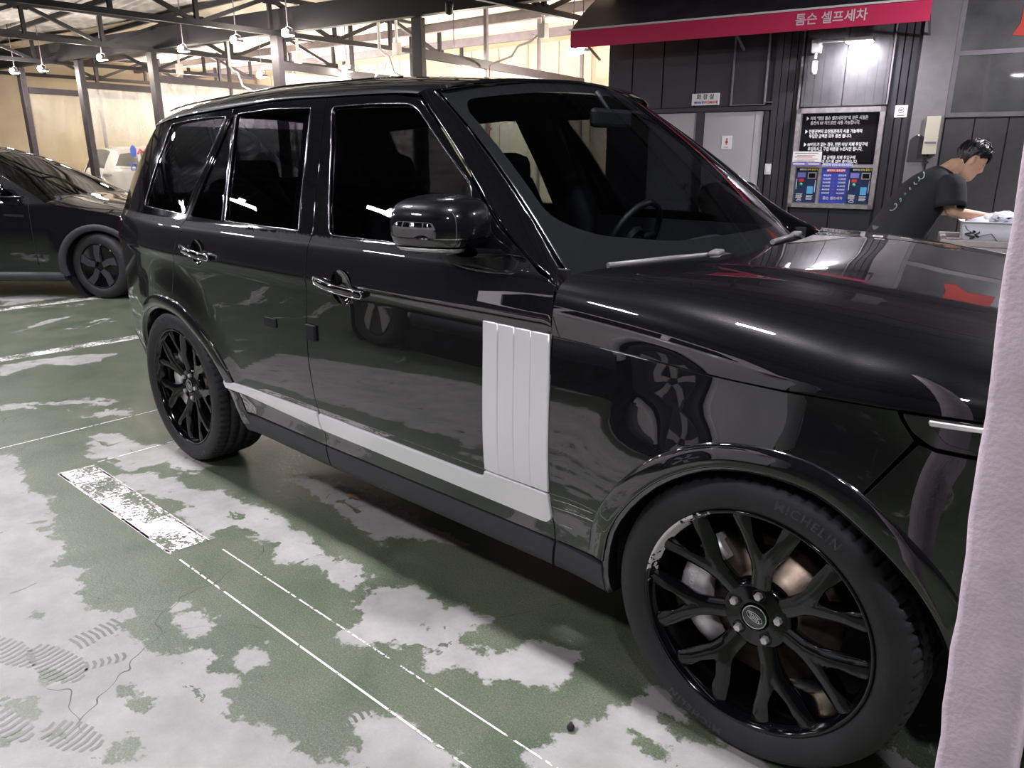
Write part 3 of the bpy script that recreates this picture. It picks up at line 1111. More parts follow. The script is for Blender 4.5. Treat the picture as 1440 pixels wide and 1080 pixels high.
def build_side(s):
    ref = (0, s, 0)
    far = s > 0
    gmat = M['glass_far'] if far else M['glass_side']
    gfront = M['glass_front_far'] if far else M['glass_side']
    grid = .05 if far else .026
    kw = dict(grid=grid, parent=suv, vrows=[] if far else [1.012, 1.024, 1.036, 1.048, 1.062, 1.14, 1.155, 1.164, 1.173, 1.182, 1.191, 1.20])
    hc = (-1.535, 1.028)
    hr = (-2.565, 1.064)
    # ---- front door
    fd = B_CUT + [(-1.70, 1.673), (-1.50, 1.664), (-1.425, 1.652)] + A_PIL[::-1] + A_CUT[::-1]
    fg = rounded(FD_GLASS, .03)
    d = panel('front_door', fd, side(s), ref, PA, holes=[fg, circle2(hc, .058)], **kw)
    g = panel('window_glass', fg, side(s, -.008), ref, gfront, d, grid=grid, gap=-.006, depth=0)
    MB().tube(loop3(FD_GLASS, s, .002, .03), .0018, 6, True).build('window_trim', M['trim_dark'], d)
    panel('mirror_sail', [(-.985, 1.20), (-.99, 1.315), (-.86, 1.238), (-.74, 1.195)], side(s, .004), ref, GB, d, grid=.03)
    # vent blades and strip
    xs = [-.862, -.800, -.738, -.676, -.613]
    for k in range(4):
        a, b = xs[k], xs[k + 1]
        ta, tb = .006 * (4 - k) / 4, .006 * (3 - k) / 4
        panel('vent_blade', [(a, .541), (b, .540), (b + tb * 0, 1.004 + (b + .613) * -.018), (a + ta, 1.004 + (a + .613) * -.018)], side(s, .008), ref, M['silver'], d, grid=.03, gap=.0016, bev=.003, depth=.012)
    st = rounded([(-1.748, .515), (-.895, .507), (-.872, .512), (-.866, .534), (-.614, .532), (-.612, .45), (-.635, .427), (-1.752, .442)], .014)
    panel('door_trim_strip', st, side(s, .009), ref, M['silver'], d, grid=.03, bev=.005, depth=.012)
    panel('sill_cladding', [(-1.757, .368), (-.614, .368), (-.640, .268), (-1.765, .268)], side(s, .004), ref, M['plastic'], d, grid=.04)
    MB().grid([[(hc[0] + r * math.cos(a), s * (float(W(hc[0], hc[1])) - .022 * math.cos(r / .060 * 1.57) ** .7), hc[1] + r * math.sin(a)) for a in np.linspace(0, 6.2832, 25)] for r in np.linspace(.0005, .060, 6)], flip=far).build('handle_recess', GB, d)
    handle(d, s, (-1.675, 1.043), (-1.400, 1.018))
    # ---- rear door
    ra = arch_between(R_ARCH, 0, -2.836, -2.40)
    rd = B_CUT[::-1] + ra[::-1] + C_CUT + [(-2.238, 1.679)]
    rg, rf = rounded(RD_GLASS, .012), rounded(RD_FIXED, .008)
    d2 = panel('rear_door', rd, side(s), ref, PA, holes=[rg, rf, circle2(hr, .052)], **kw)
    panel('window_glass', rg, side(s, -.008), ref, gmat, d2, grid=grid, gap=-.006, depth=0)
    panel('window_glass', rf, side(s, -.006), ref, gmat, d2, grid=grid, gap=-.006, depth=0)
    t = MB().tube(loop3(RD_GLASS, s, .002, .012), .0018, 6, True)
    t.tube([(x, s * (float(W(x, z)) + .003), z) for x, z in [(-2.402, 1.203), (-2.49, 1.432), (-2.585, 1.632)]], .005, 6)
    t.build('window_trim', M['trim_dark'], d2)
    panel('door_trim_strip', rounded([(-2.447, .511), (-1.757, .516), (-1.758, .442), (-2.440, .479)], .008), side(s, .009), ref, M['silver'], d2, grid=.03, bev=.005)
    panel('sill_cladding', [(-2.402, .372), (-1.762, .368), (-1.769, .268), (-2.38, .283)], side(s, .004), ref, M['plastic'], d2, grid=.04)
    MB().grid([[(hr[0] + r * math.cos(a), s * (float(W(hr[0], hr[1])) - .020 * math.cos(r / .054 * 1.57) ** .7), hr[1] + r * math.sin(a)) for a in np.linspace(0, 6.2832, 25)] for r in np.linspace(.0005, .054, 6)], flip=far).build('handle_recess', GB, d2)
    handle(d2, s, (-2.695, 1.078), (-2.435, 1.053))
    for dd in (d, d2):
        dd.data.materials.append(GB)
        for pl in dd.data.polygons:
            if pl.center[2] > 1.187:
                pl.material_index = 1
    # ---- rear quarter
    rq_arch = [tuple(p) for p in R_ARCH if p[0] < -2.836]
    rq = C_CUT[::-1] + rq_arch[::-1] + [(-3.55, .335), (-3.80, .37), (-3.945, .42), (-3.955, .90), (-3.945, 1.18), (-3.91, 1.22), (-3.58, 1.615)] + [(-3.272, 1.637), (-2.738, 1.657)]
    qg = rounded(Q_GLASS, .015)
    q = panel('rear_quarter', rq, side(s), ref, PA, holes=[qg], **kw)
    q.data.materials.append(GB)
    for pl in q.data.polygons:
        if pl.center[2] > 1.19:
            pl.material_index = 1
    panel('window_glass', qg, side(s, -.005), ref, gmat, q, grid=grid, gap=-.006, depth=0)
    MB().tube(loop3(Q_GLASS, s, .002, .015), .0016, 6, True).build('window_trim', M['trim_dark'], q)
    panel('tail_lamp', rounded([(-3.945, .955), (-3.945, 1.16), (-3.86, 1.165), (-3.80, 1.13), (-3.80, .955)], .02), side(s, .004), ref, M['tail'], q, grid=.03)
    panel('bumper_trim', rounded([(-3.41, .36), (-3.39, .43), (-3.60, .47), (-3.94, .55), (-3.94, .50), (-3.62, .40)], .01), side(s, .006), ref, M['plastic'], q, grid=.03)
    # ---- front fender
    fa = [tuple(p) for p in F_ARCH if p[1] > .372 and p[0] < .19]
    ff = A_CUT[:5] + HOOD_CUT[1:] + [(.262, .958), (.290, .921), (.209, .782), (.194, .748)] + fa[::-1]
    f = panel('front_fender', ff, side(s), ref, PA, **kw)
    panel('sill_cladding', [(-.609, .368), (-.433, .368), (-.430, .272), (-.634, .268)], side(s, .004), ref, M['plastic'], f, grid=.04)
    # ---- headlamp and bumper side
    hl = rounded([(.256, .976), (.40, .974), (.575, .970), (.585, .905), (.42, .905), (.320, .912), (.280, .938)], .012)
    h = panel('headlamp', hl, side(s, .001), ref, M['frit'], suv, grid=.03)
    panel('lamp_lens', rounded([(.305, .966), (.56, .962), (.57, .915), (.42, .912), (.34, .925)], .012), side(s, .006), ref, M['lamp_glass'], h, grid=.03, depth=.004)
    panel('lamp_bar', rounded([(.305, .970), (.56, .966), (.56, .955), (.31, .957)], .004), side(s, .008), ref, M['white_print'], h, grid=.03, depth=.004)
    ba = [tuple(p) for p in F_ARCH if p[0] > .194]
    panel('bumper_side', [(.296, .917), (.33, .906), (.42, .900), (.585, .899), (.60, .60), (.57, .30), (.45, .27)] + ba[::-1] + [(.213, .782)], side(s), ref, PA, **kw)
    # ---- arch lips and liners
    for nm, A in (('wheel_arch_lip', F_ARCH), ('wheel_arch_lip', R_ARCH)):
        c0 = np.array([A[:, 0].mean(), .36])
        AA = np.array([p for p in A if p[1] > (.375 if p[0] < c0[0] + (.2 if A is F_ARCH else -.2) else .30)])
        if A is R_ARCH:
            AA = AA[1:]
        nn_, _k = loop_normals(AA)
        nn_[0], nn_[-1] = nn_[1], nn_[-2]
        P = []
        for p, nv in zip(AA, nn_):
            e = nv if np.dot(nv, p - c0) > 0 else -nv
            row = []
            for k, o in ((-.001, -.006), (-.001, .005), (.003, .0085), (.020, .0085), (.040, .0070), (.052, .0055), (.056, .003), (.057, -.004)):
                q = p + e * k
                row.append((q[0], s * (float(W(q[0], q[1])) + o), q[1]))
            P.append(row)
        MB().grid(P, flip=far).build('wheel_arch_flare', PA, suv, fix=True)
    for nm, A in (('wheel_arch_lip', F_ARCH), ('wheel_arch_lip', R_ARCH)):
        P = []
        c = A.mean(0)
        for (x, z) in A[::2]:
            wv = float(W(x, z))
            e = np.array([x, z]) - np.array([c[0], .40])
            e = e / np.linalg.norm(e)
            P.append([(x - e[0] * k, s * (wv + o), z - e[1] * k) for k, o in ((-.002, .001), (.010, -.004), (.014, -.012), (.012, -.05))])
        MB().grid(P, flip=far).build(nm, PA, suv, fix=True)
        P = []
        for (x, z) in A[::3]:
            wv = float(W(x, z))
            e = np.array([x - c[0], z - .38])
            e = e / np.linalg.norm(e)
            P.append([(x + e[0] * k, s * (wv - o), z + e[1] * k) for k, o in ((-.012, .045), (.02, .09), (.03, .36))] + [(c[0], s * (wv - .40), .45)])
        MB().grid(P).build('wheel_arch_liner', M['dark'], suv)


def handle(par, s, a, b):
    n = 9
    P = []
    for k in range(n):
        t = k / (n - 1)
        x, z = a[0] + (b[0] - a[0]) * t, a[1] + (b[1] - a[1]) * t
        o = .012 + .026 * math.sin(math.pi * t) ** .6
        wv = float(W(x, z)) + o
        h = .0125 if 0 < k < n - 1 else .009
        P.append([(x, s * (wv + dy), z + dz) for dy, dz in ((-.014, -h), (-.002, -h * 1.05), (.004, -h * .6), (.005, 0), (.004, h * .6), (-.002, h * 1.05), (-.014, h))])
    hd = MB().grid(P, close_v=True, flip=s > 0)
    hd.f += [tuple(range(7)), tuple(range(7 * n - 7, 7 * n))]
    hd.sm += [False, False]
    hd = hd.build('door_handle', GB, par, fix=True)
    fr = []
    for t, dz in [(.03, -1), (.2, -1), (.5, -1), (.8, -1), (.97, -1), (1, 0), (.97, 1), (.8, 1), (.5, 1), (.2, 1), (.03, 1), (0, 0)]:
        x, z = a[0] + (b[0] - a[0]) * t, a[1] + (b[1] - a[1]) * t
        fr.append((x, s * (float(W(x, z)) + .013 + .026 * math.sin(math.pi * min(max(t, .02), .98)) ** .6), z + dz * .0125))
    MB().tube(fr, .0032, 6, True).build('handle_trim', M['chrome'], par)


for s in (-1, 1):
    build_side(s)
_fd = bpy.data.objects['front_door']
_rd = bpy.data.objects['rear_door']
for par, x, z, sx, sz, o in ((_fd, -1.735, .838, .055, .060, .010), (_rd, -2.015, .838, .085, .036, .004)):  # foam edge guard on the front door, thin dark patch on the rear
    g_ = MB().bbox((x, -(float(W(x, z)) + o / 2), z), (sx, o + .004, sz), .003).build('door_block', M['dark'], par)
    g_['label'] = 'small dark block on the door side'
_ff = bpy.data.objects['front_fender']
for P in (((-.598, .520), (-.545, .525), (-.452, .530)), ((-.606, .492), (-.543, .497), (-.497, .501), (-.424, .506)), ((-.590, .437), (-.540, .440))):
    MB().tube([(x, -(float(W(x, z)) + .0004), z) for x, z in P], .0009, 4).build('scratch', M['nut'], _ff)

# ---- hood
_zs = pchip([-.62, -.328, -.139, .025, .251, .6], [1.005, .994, .984, .980, .982, .975])
_zc = pchip([-.65, -.3, .1, .5, .70, .80], [1.172, 1.165, 1.135, 1.090, 1.05, 1.00])


def hood_pt(t, sx):
    q = math.sin(t * math.pi / 2)
    aq = abs(q)
    yw = q * .93
    xr = -.603 + .17 * (1 - min(1, abs(yw) / .86) ** 2.2)
    xf = .80 - .26 * aq ** 3
    x = xr + (xf - xr) * sx
    Wc = float(W(x, 1.0, False)) + .003
    zs, zc = float(_zs(x)), float(_zc(x))
    drop = .035 * max(0, (sx - .88) / .12) ** 2
    k = min(1, max(0, (x + .60) / .75))
    z = zs + (zc - zs) * (1 - aq ** (14 - 7 * k)) ** (1 / (3.8 - 1.7 * k))
    z += .009 * (1 - float(sstep(.50, .58, abs(q * Wc)))) * min(1, sx * 4) * (1 - max(0, sx - .85) / .15)
    return (x, q * Wc, z - drop)


hp = [[hood_pt(t, sx) for t in np.linspace(-1, 1, 81)] for sx in np.linspace(0, 1, 50)]
hm = MB().grid(hp)
edge = [[p[0] for p in hp], [(p[0][0], p[0][1] + .004, p[0][2] - .004) for p in hp], [(p[0][0], p[0][1] + .03, p[0][2] - .006) for p in hp]]
hm.grid(edge)
edge = [[p[-1] for p in hp], [(p[-1][0], p[-1][1] - .004, p[-1][2] - .004) for p in hp], [(p[-1][0], p[-1][1] - .03, p[-1][2] - .006) for p in hp]]
hm.grid(edge)
hm.grid([hp[0], [(x - .002, y, z - .004) for x, y, z in hp[0]], [(x - .003, y, z - .03) for x, y, z in hp[0]]])
hood = hm.build('hood', PA, suv, fix=True)


# ---- windshield
def ws(u, v):
    u, v = np.asarray(u, float), np.asarray(v, float)
    t = v / .95
    q = 1 - (u / .815) ** 2
    y = u * (1 - .196 * t)
    x = (-.67 + .22 * q) * (1 - t) + (-1.37 + .11 * q) * t + .015 * np.sin(math.pi * t)
    z = (1.122 + .012 * q) * (1 - t) + (1.674 + .060 * q) * t + .018 * np.sin(math.pi * t)
    return np.stack([x, y, z], -1)


def ws_off(o):
    def f(u, v):
        e = 1e-3
        P = ws(u, v)
        n = np.cross(ws(u + e, v) - ws(u - e, v), ws(u, v + e) - ws(u, v - e))
        n /= np.linalg.norm(n, axis=-1, keepdims=True)
        n *= np.sign(n[..., 2:3])
        return P + n * o
    return f


WSO = [(-.812, .0), (.812, .0), (.812, .95), (-.812, .95)]
wsg = panel('windshield', rounded(WSO, .03), ws, (1, 0, 1), M['glass_ws'], suv, grid=.05, depth=0)
panel('windshield_border', rounded(WSO, .03), ws_off(-.006), (1, 0, 1), M['frit'], wsg, holes=[rounded([(-.765, .26), (-.66, .17), (-.4, .115), (.4, .115), (.66, .17), (.765, .26), (.765, .82), (.73, .885), (-.73, .885), (-.765, .82)], .07)], grid=.04, depth=0, gap=.001)
for s in (-1, 1):
    for uu in (.815, .830):
        P = [tuple(ws(s * uu, v)) for v in np.linspace(.0, .95, 14)]
        MB().tube(P, .0026, 6).build('windshield_trim', M['trim_dark'], wsg)
MB().tube([tuple(ws(u, .955)) for u in np.linspace(-.80, .80, 17)], .0035, 6).build('windshield_trim', M['trim_dark'], wsg)
# ---- pillars between windshield and doors
for s in (-1, 1):
    zs_ = np.linspace(1.055, 1.668, 25)
    pz = pchip([1.0, 1.11, 1.150, 1.163, 1.270, 1.402, 1.541, 1.640, 1.70], [-.606, -.606, -.628, -.66, -.862, -1.034, -1.227, -1.376, -1.46])
    P = []
    for z in zs_:
        v = (z - 1.122) / (1.674 - 1.122)
        a = np.array(ws(s * .826, min(max(v, 0), 1) * .95))
        xo = float(pz(z))
        b = np.array([xo, s * (float(W(xo, z, False)) - .004), z])
        row = []
        for t in np.linspace(0, 1, 9):
            p = a + (b - a) * t
            row.append(p + np.array([.55, s * .65, .35]) * .018 * math.sin(math.pi * t))
        row.append(b + np.array([-.01, -s * .03, 0]))
        P.append(row)
    MB().grid(P, flip=s < 0).build('windshield_pillar', GB, suv, fix=True)
# ---- roof
_ze = pchip([-3.8, -3.58, -3.272, -2.738, -2.628, -2.238, -1.945, -1.70, -1.50, -1.37, -1.26], [1.60, 1.618, 1.643, 1.664, 1.669, 1.684, 1.680, 1.677, 1.670, 1.660, 1.652])
_zr = pchip([-3.85, -3.5, -3.0, -2.6, -2.1, -1.7, -1.4, -1.26], [1.700, 1.742, 1.782, 1.795, 1.792, 1.772, 1.748, 1.735])
rows = []
for sx in np.linspace(0, 1, 44):
    row = []
    for t in np.linspace(-1, 1, 49):
        q = math.sin(t * math.pi / 2)
        xr = -1.372 + .112 * (1 - q * q) - .05 * max(0, abs(q) - .9) / .1
        x = xr + (-3.80 + .17 * abs(q) ** 3 - xr) * sx
        ze, zc = float(_ze(x)), float(_zr(x))
        Wr = float(W(x, ze, False)) - .002
        row.append((x, q * Wr, ze + (zc - ze) * (1 - abs(q) ** 2.6) ** (1 / 1.5)))
    rows.append(row)
rm = MB().grid(rows)
rm.grid([rows[0], [(x + .003, y, z - .008) for x, y, z in rows[0]]])
rm.grid([rows[-1], [(x + .02, y, z - .03) for x, y, z in rows[-1]], [(x + .12, y * .95, z - .035) for x, y, z in rows[-1]]])
roof = rm.build('roof', PA, suv, fix=True)
for s in (-1, 1):
    MB().tube([(x, s * (float(W(x, float(_ze(x)), False)) - .045), float(_ze(x)) + .055) for x in np.linspace(-1.55, -3.45, 24)], .004, 6).build('roof_groove_strip', GB, roof)
rows = []
for x in np.linspace(-1.42, -3.55, 24):
    ze, zc = float(_ze(x)), float(_zr(x))
    wi = float(W(x, ze, False)) - .012
    rows.append([(x, q * wi, ze - .045 + (zc - ze) * (1 - abs(q) ** 3) ) if abs(q) < 1 else (x, q * wi, ze - .012) for q in (-1, -.97, -.8, -.5, 0, .5, .8, .97, 1)])
MB().grid(rows).build('roof_lining', M['dark'], suv)
# ---- tail
xe = pchip([.40, .90, 1.18, 1.22, 1.60], [-3.945, -3.955, -3.945, -3.91, -3.59])
rows = []
for z in np.linspace(.42, 1.62, 30):
    x = float(xe(z))
    we = float(W(x, z, False)) - .004
    rows.append([(x - .12 * (1 - abs(u) ** 3.5), u * we, z) for u in np.linspace(-1, 1, 25)])
MB().grid(rows[20:]).build('rear_window', M['glass_far'], suv, fix=True)
tg = MB().grid(rows[6:21]).build('tailgate', PA, suv, fix=True)
MB().grid(rows[:7]).build('rear_bumper', PA, suv, fix=True)
# ---- front fascia
def fx(y, z):
    return .875 - .285 * (abs(y) / .83) ** 3 - .12 * max(0, z - .86) - .10 * max(0, .45 - z)
ys = np.linspace(-.83, .83, 29)
bump = MB().grid([[(fx(y, z), y, z) for y in ys] for z in np.linspace(.27, .74, 9)]).build('front_bumper', PA, suv, fix=True)
gr = MB().grid([[(fx(y, z) - .03, y, z) for y in np.linspace(-.56, .56, 15)] for z in np.linspace(.74, .985, 5)]).build('grille', M['dark'], suv, fix=True)
for z in (.77, .81, .85, .89, .93, .965):
    MB().tube([(fx(y, z) - .01, y, z) for y in np.linspace(-.55, .55, 15)], .008, 6).build('grille_bar', GB, gr)
for s in (-1, 1):
    MB().grid([[(fx(y, z) - .004, s * y, z) for y in np.linspace(.56, .83, 8)] for z in np.linspace(.74, .985, 6)]).build('headlamp_face', M['frit'], suv, fix=True)
# ---- underbody, cabin
MB().bbox((-1.5, 0, .36), (4.5, 1.30, .18), .03).build('underbody', M['dark'], suv)
MB().bbox((-1.60, 0, .34), (1.50, 1.74, .13), .03).build('floor_pan', M['dark'], suv)
tub = MB()
tub.box((-2.0, -.86, .78), (2.7, .02, .76)).box((-2.0, .86, .78), (2.7, .02, .76)).box((-1.9, 0, .42), (2.9, 1.7, .02)).box((-3.6, 0, .80), (.02, 1.5, .75))
tub.build('cabin_tub', M['dark'], suv)
for s in (-1, 1):
    y = s * .39
    b = MB().bbox((-1.62, y, .78), (.52, .50, .20), .06).build('seat', M['seat'], suv)
    mb = MB()
    P = []
    for t in np.linspace(0, 1, 9):
        cx, cz, hw, th = -1.83 - .17 * t, .80 + .54 * t, .26 - .07 * t ** 3, .075 - .03 * t
        P.append([(cx + th * math.cos(a) * .9, y + hw * math.copysign(abs(math.sin(a)) ** .5, math.sin(a)), cz + .02 * math.cos(a)) for a in np.linspace(0, 6.2832, 17)[:-1]])
    mb.grid(P, close_v=True)
    mb.build('backrest', M['seat'], suv)
    hr_ = MB()
    P = []
    for t in np.linspace(-1, 1, 11):
        k = max(.02, (1 - abs(t) ** 3.5)) ** (1 / 3.5)
        P.append([(-1.985 + .055 * k * math.cos(a), y + .145 * k * math.copysign(abs(math.sin(a)) ** .6, math.sin(a)), 1.372 + .105 * t) for a in np.linspace(0, 6.2832, 21)[:-1]])
    hr_.grid(P, close_v=True)
    hr_.build('headrest', M['seat'], suv, fix=True)
for s in (-1, 1):
    MB().grid([[(x, s * y, z) for x, y in ((-1.77 - sh, yo), (-1.77 - sh, yo - .13), (-1.97 - sh, yo - .13), (-1.97 - sh, yo))] for z, yo, sh in ((.5, .90, -.02), (1.15, .90, 0), (1.40, .80, .06), (1.66, .69, .14))], close_v=True).build('pillar_trim', M['seat'], suv)
rs = MB().bbox((-2.62, 0, .80), (.5, 1.35, .2), .06)
rs.bbox((-2.98, 0, 1.08), (.16, 1.35, .55), .06)
rs.build('rear_seat', M['seat'], suv)
for y in (-.42, 0, .42):
    MB().bbox((-3.0, y, 1.36), (.09, .25, .16), .04).build('headrest', M['seat'], suv)
dash = []
for y in np.linspace(-.80, .80, 21):
    k = 1 - (y / .82) ** 2
    hump = .035 * math.exp(-((y - .38) / .20) ** 4)
    dash.append([(-.66 + .17 * k, y, 1.105), (-.76 + .12 * k, y, 1.115), (-.92 + .05 * k, y, 1.110 + hump), (-1.02, y, 1.07 + hump), (-1.05, y, .98), (-1.02, y, .80)])
MB().grid(dash).build('dashboard', mat('dark_grey_dash', (.040, .043, .050), .6, bump=.2, bscale=400), suv, fix=True)
sw = MB()
sc = Vector((-1.24, .38, 1.10))
ax = Vector((-.90, 0, .42)).normalized()
_, a_, b_ = frame_of(ax)
sw.tube([sc + (a_ * math.cos(g) + b_ * math.sin(g)) * .185 for g in np.linspace(0, 2 * math.pi, 33)[:-1]], .015, 8, True)
for g in (0.1, math.pi - .1, 1.5 * math.pi):
    sw.tube([sc, sc + (a_ * math.cos(g) + b_ * math.sin(g)) * .18], .014, 6)
sw.lathe([(.0, .02), (.06, .015), (.07, 0), (.06, -.02)], 20, sc, ax)
sw.tube([sc, sc - ax * .3], .03, 8)
sw.build('steering_wheel', M['seat'], suv)
mr = MB().bbox((-1.13, .02, 1.600), (.035, .25, .07), .015).tube([(-1.12, .02, 1.60), (-1.20, .02, 1.70)], .009, 6)
mr.build('interior_mirror', M['seat'], suv)

# ---- wipers
for (u0, v0), (u1, v1), (u2, v2) in (((-.70, .035), (-.28, .030), (-.05, -.035)), ((.10, .040), (.46, .035), (.70, -.03))):
    P = [np.array(ws_off(.012)(np.array(u), np.array(v))) for u, v in ((u0, v0), ((u0 + u1) / 2, (v0 + v1) / 2 + .004), (u1, v1))]
    wp = MB().tube(P, .0095, 6).build('wiper', M['wiper'], suv)
    mb = MB()
    c = Vector(ws_off(.022)(np.array(u1 - .02), np.array(v1)))
    mb.bbox(c, (.035, .09, .016), .006, R(15))
    e = Vector(ws_off(.010)(np.array(u2), np.array(v2)))
    mb.bar(c, e, .022, .012)
    mb.build('wiper_arm', M['wiper'], wp)
rowc = []
for y in np.linspace(-.80, .80, 33):
    q = 1 - (y / .815) ** 2
    xr = -.603 + .17 * (1 - min(1, abs(y) / .86) ** 2.2)
    rowc.append([(-.70 + .22 * q, y, 1.118 + .012 * q), (xr + .01, y, 1.105 + .02 * q), (xr + .03, y, 1.06)])
MB().grid(rowc).build('cowl', M['plastic'], suv, fix=True)


# ---- door mirrors
def spow(v, e):
    return math.copysign(abs(v) ** e, v)


def mirror(s):
    c = (-1.002, s * 1.02, 1.272) if s < 0 else (-1.09, s * .985, 1.262)   # the far mirror is folded in
    hx, hy, hz = .142, .128, .082
    rot = R(14) if s < 0 else R(78)

    def pt(la, lo, k=1.0, dz=0.0):
        x = hx * spow(math.cos(la), .55) * spow(math.cos(lo), .75)
        y = hy * spow(math.cos(la), .55) * spow(math.sin(lo), .62)
        z = hz * spow(math.sin(la), .72)
        x = max(x, -.085)
        z *= 1 - .12 * (y / hy) * (1 if z > 0 else .6)
        y2 = y * s
        X = (x * k) * math.cos(rot) - (y2 * k) * math.sin(rot)
        Y = (x * k) * math.sin(rot) + (y2 * k) * math.cos(rot)
        return (c[0] + X, c[1] + Y, c[2] + z * k)
    root = part('door_mirror', suv)
    la0 = -.22
    up = [[pt(la, lo) for lo in np.linspace(-math.pi, math.pi, 61)] for la in np.linspace(la0 + .02, math.pi / 2, 18)]
    MB().grid(up).build('mirror_cap', PA, root, fix=True)
    lw = [[pt(la, lo, .985) for lo in np.linspace(-math.pi, math.pi, 61)] for la in np.linspace(-math.pi / 2, la0, 18)]
    MB().grid(lw).build('mirror_housing', GB, root, fix=True)
    ind = [[pt(la, lo, 1.012) for lo in np.linspace(R(-10), R(118), 22)] for la in (-.86, -.80, -.66, -.62)]
    MB().grid(ind).build('indicator_strip', M['chrome'], root, fix=True)
    MB().grid([[pt(la, lo, 1.0) for lo in np.linspace(R(-60), R(118), 30)] for la in (la0 - .02, la0 + .015)]).build('seam_trim', M['chrome'], root, fix=True)
    arm = MB()
    P = []
    for t in np.linspace(0, 1, 6):
        p = Vector((-.90, s * 1.02, 1.205)).lerp(Vector((-.86, s * .93, 1.195)), t)
        P.append([(p.x + .055 * math.cos(a), p.y, p.z + .016 * math.sin(a)) for a in np.linspace(0, 6.2832, 13)[:-1]])
    arm.grid(P, close_v=True)
    arm.build('mirror_arm', GB, root, fix=True)
    MB().grid([[(-1.072, s * (1.02 + .09 * a), 1.275 + .06 * b) if s < 0 else (-1.09 + .09 * a, .93, 1.265 + .06 * b) for a in (-1, 1)] for b in (-1, 1)]).build('mirror_glass', M['mirror'], root)


mirror(-1)
mirror(1)

# ------------------------------------------------------------------ wheels
def tyre_mesh():
    prof = [(.284, .112), (.290, .121), (.300, .130), (.318, .1365), (.332, .1375), (.348, .1345), (.358, .130), (.3645, .124), (.3690, .118), (.3735, .104), (.3755, .088), (.3755, .080), (.368, .077), (.368, .068), (.3765, .065), (.377, .045), (.377, .034), (.369, .031), (.369, .022), (.377, .019), (.377, -.019), (.369, -.022), (.369, -.031), (.377, -.034), (.3765, -.065), (.368, -.068), (.368, -.077), (.3755, -.080), (.3735, -.104), (.369, -.118), (.358, -.130), (.332, -.1375), (.300, -.130), (.284, -.112)]
    def rf(i, j, r, h):
        ah = abs(h)
        g = i % 5
        if .080 <= ah <= .119 and g == 0 and r > .3675:
            return r - .008
        if .03 < ah < .07 and (i + 2) % 5 == 0 and r > .372:
            return r - .006
        if ah < .02 and (i + 3) % 5 == 0:
            return r - .004
        return r
    return MB().lathe(prof, 360, (0, 0, 0), (0, -1, 0), True, rf).mesh('tyre')


def rim_lip_mat():
    """gloss black alloy with bare-metal kerb scuffs round part of the lip"""
    m, nt, b = nodes_of('kerbed_alloy_lip')
    tc = N(nt, 'ShaderNodeTexCoord')
    sp = N(nt, 'ShaderNodeSeparateXYZ')
    nt.links.new(tc.outputs['Object'], sp.inputs[0])
    an = N(nt, 'ShaderNodeMath', operation='ARCTAN2')
    nt.links.new(sp.outputs['Z'], an.inputs[0])
    nt.links.new(sp.outputs['X'], an.inputs[1])
    df = N(nt, 'ShaderNodeMath', operation='SUBTRACT')
    df.inputs[1].default_value = R(147)
    nt.links.new(an.outputs[0], df.inputs[0])
    ab = N(nt, 'ShaderNodeMath', operation='ABSOLUTE')
    nt.links.new(df.outputs[0], ab.inputs[0])
    no = N(nt, 'ShaderNodeTexNoise')
    no.inputs['Scale'].default_value = 75
    no.inputs['Detail'].default_value = 5
    nt.links.new(tc.outputs['Object'], no.inputs['Vector'])
    ma = N(nt, 'ShaderNodeMath', operation='MULTIPLY_ADD')
    ma.inputs[1].default_value = 1.3
    nt.links.new(no.outputs['Fac'], ma.inputs[0])
    nt.links.new(ab.outputs[0], ma.inputs[2])
    ln = N(nt, 'ShaderNodeMath', operation='LESS_THAN')
    ln.inputs[1].default_value = 1.02
    nt.links.new(ma.outputs[0], ln.inputs[0])
    mx = N(nt, 'ShaderNodeMix', data_type='RGBA')
    mx.inputs[6].default_value = (.0035, .0035, .0045, 1)
    mx.inputs[7].default_value = (.62, .60, .60, 1)
    nt.links.new(ln.outputs[0], mx.inputs[0])
    nt.links.new(mx.outputs[2], b.inputs['Base Color'])
    mr_ = N(nt, 'ShaderNodeMath', operation='MULTIPLY_ADD')
    mr_.inputs[1].default_value = .5
    mr_.inputs[2].default_value = .1
    nt.links.new(ln.outputs[0], mr_.inputs[0])
    nt.links.new(mr_.outputs[0], b.inputs['Roughness'])
    return m


M['lip_scuffed'] = rim_lip_mat()
TY = tyre_mesh()
RIMM = None


def ydish(r):
    return np.interp(r, [0, .06, .10, .17, .24, .275, .30], [.080, .082, .088, .100, .108, .110, .110])


def spoke_outline():
    o = []
    a = R(13.0)
    hw_r, hw_j, hw_h = .0215, .0155, .026
    rj, rr, rh = .165, .279, .078

    def P(r, ang, off):
        return (r * math.cos(ang) - off * math.sin(ang), r * math.sin(ang) + off * math.cos(ang))
    o.append(P(rh, 0, hw_h))
    o.append(P(.115, 0, .024))
    o.append(P(rj - .012, R(5.0), hw_j))
    o.append(P(.215, a * .88, hw_r * .88))
    o.append(P(rr, a, hw_r + .004))
    o.append(P(rr, a, -hw_r))
    o.append(P(.215, a * .88, -hw_r * .75))
    o.append((rj + .012, 0.0))
    return o + [(x, -y) for x, y in reversed(o[:-1])]


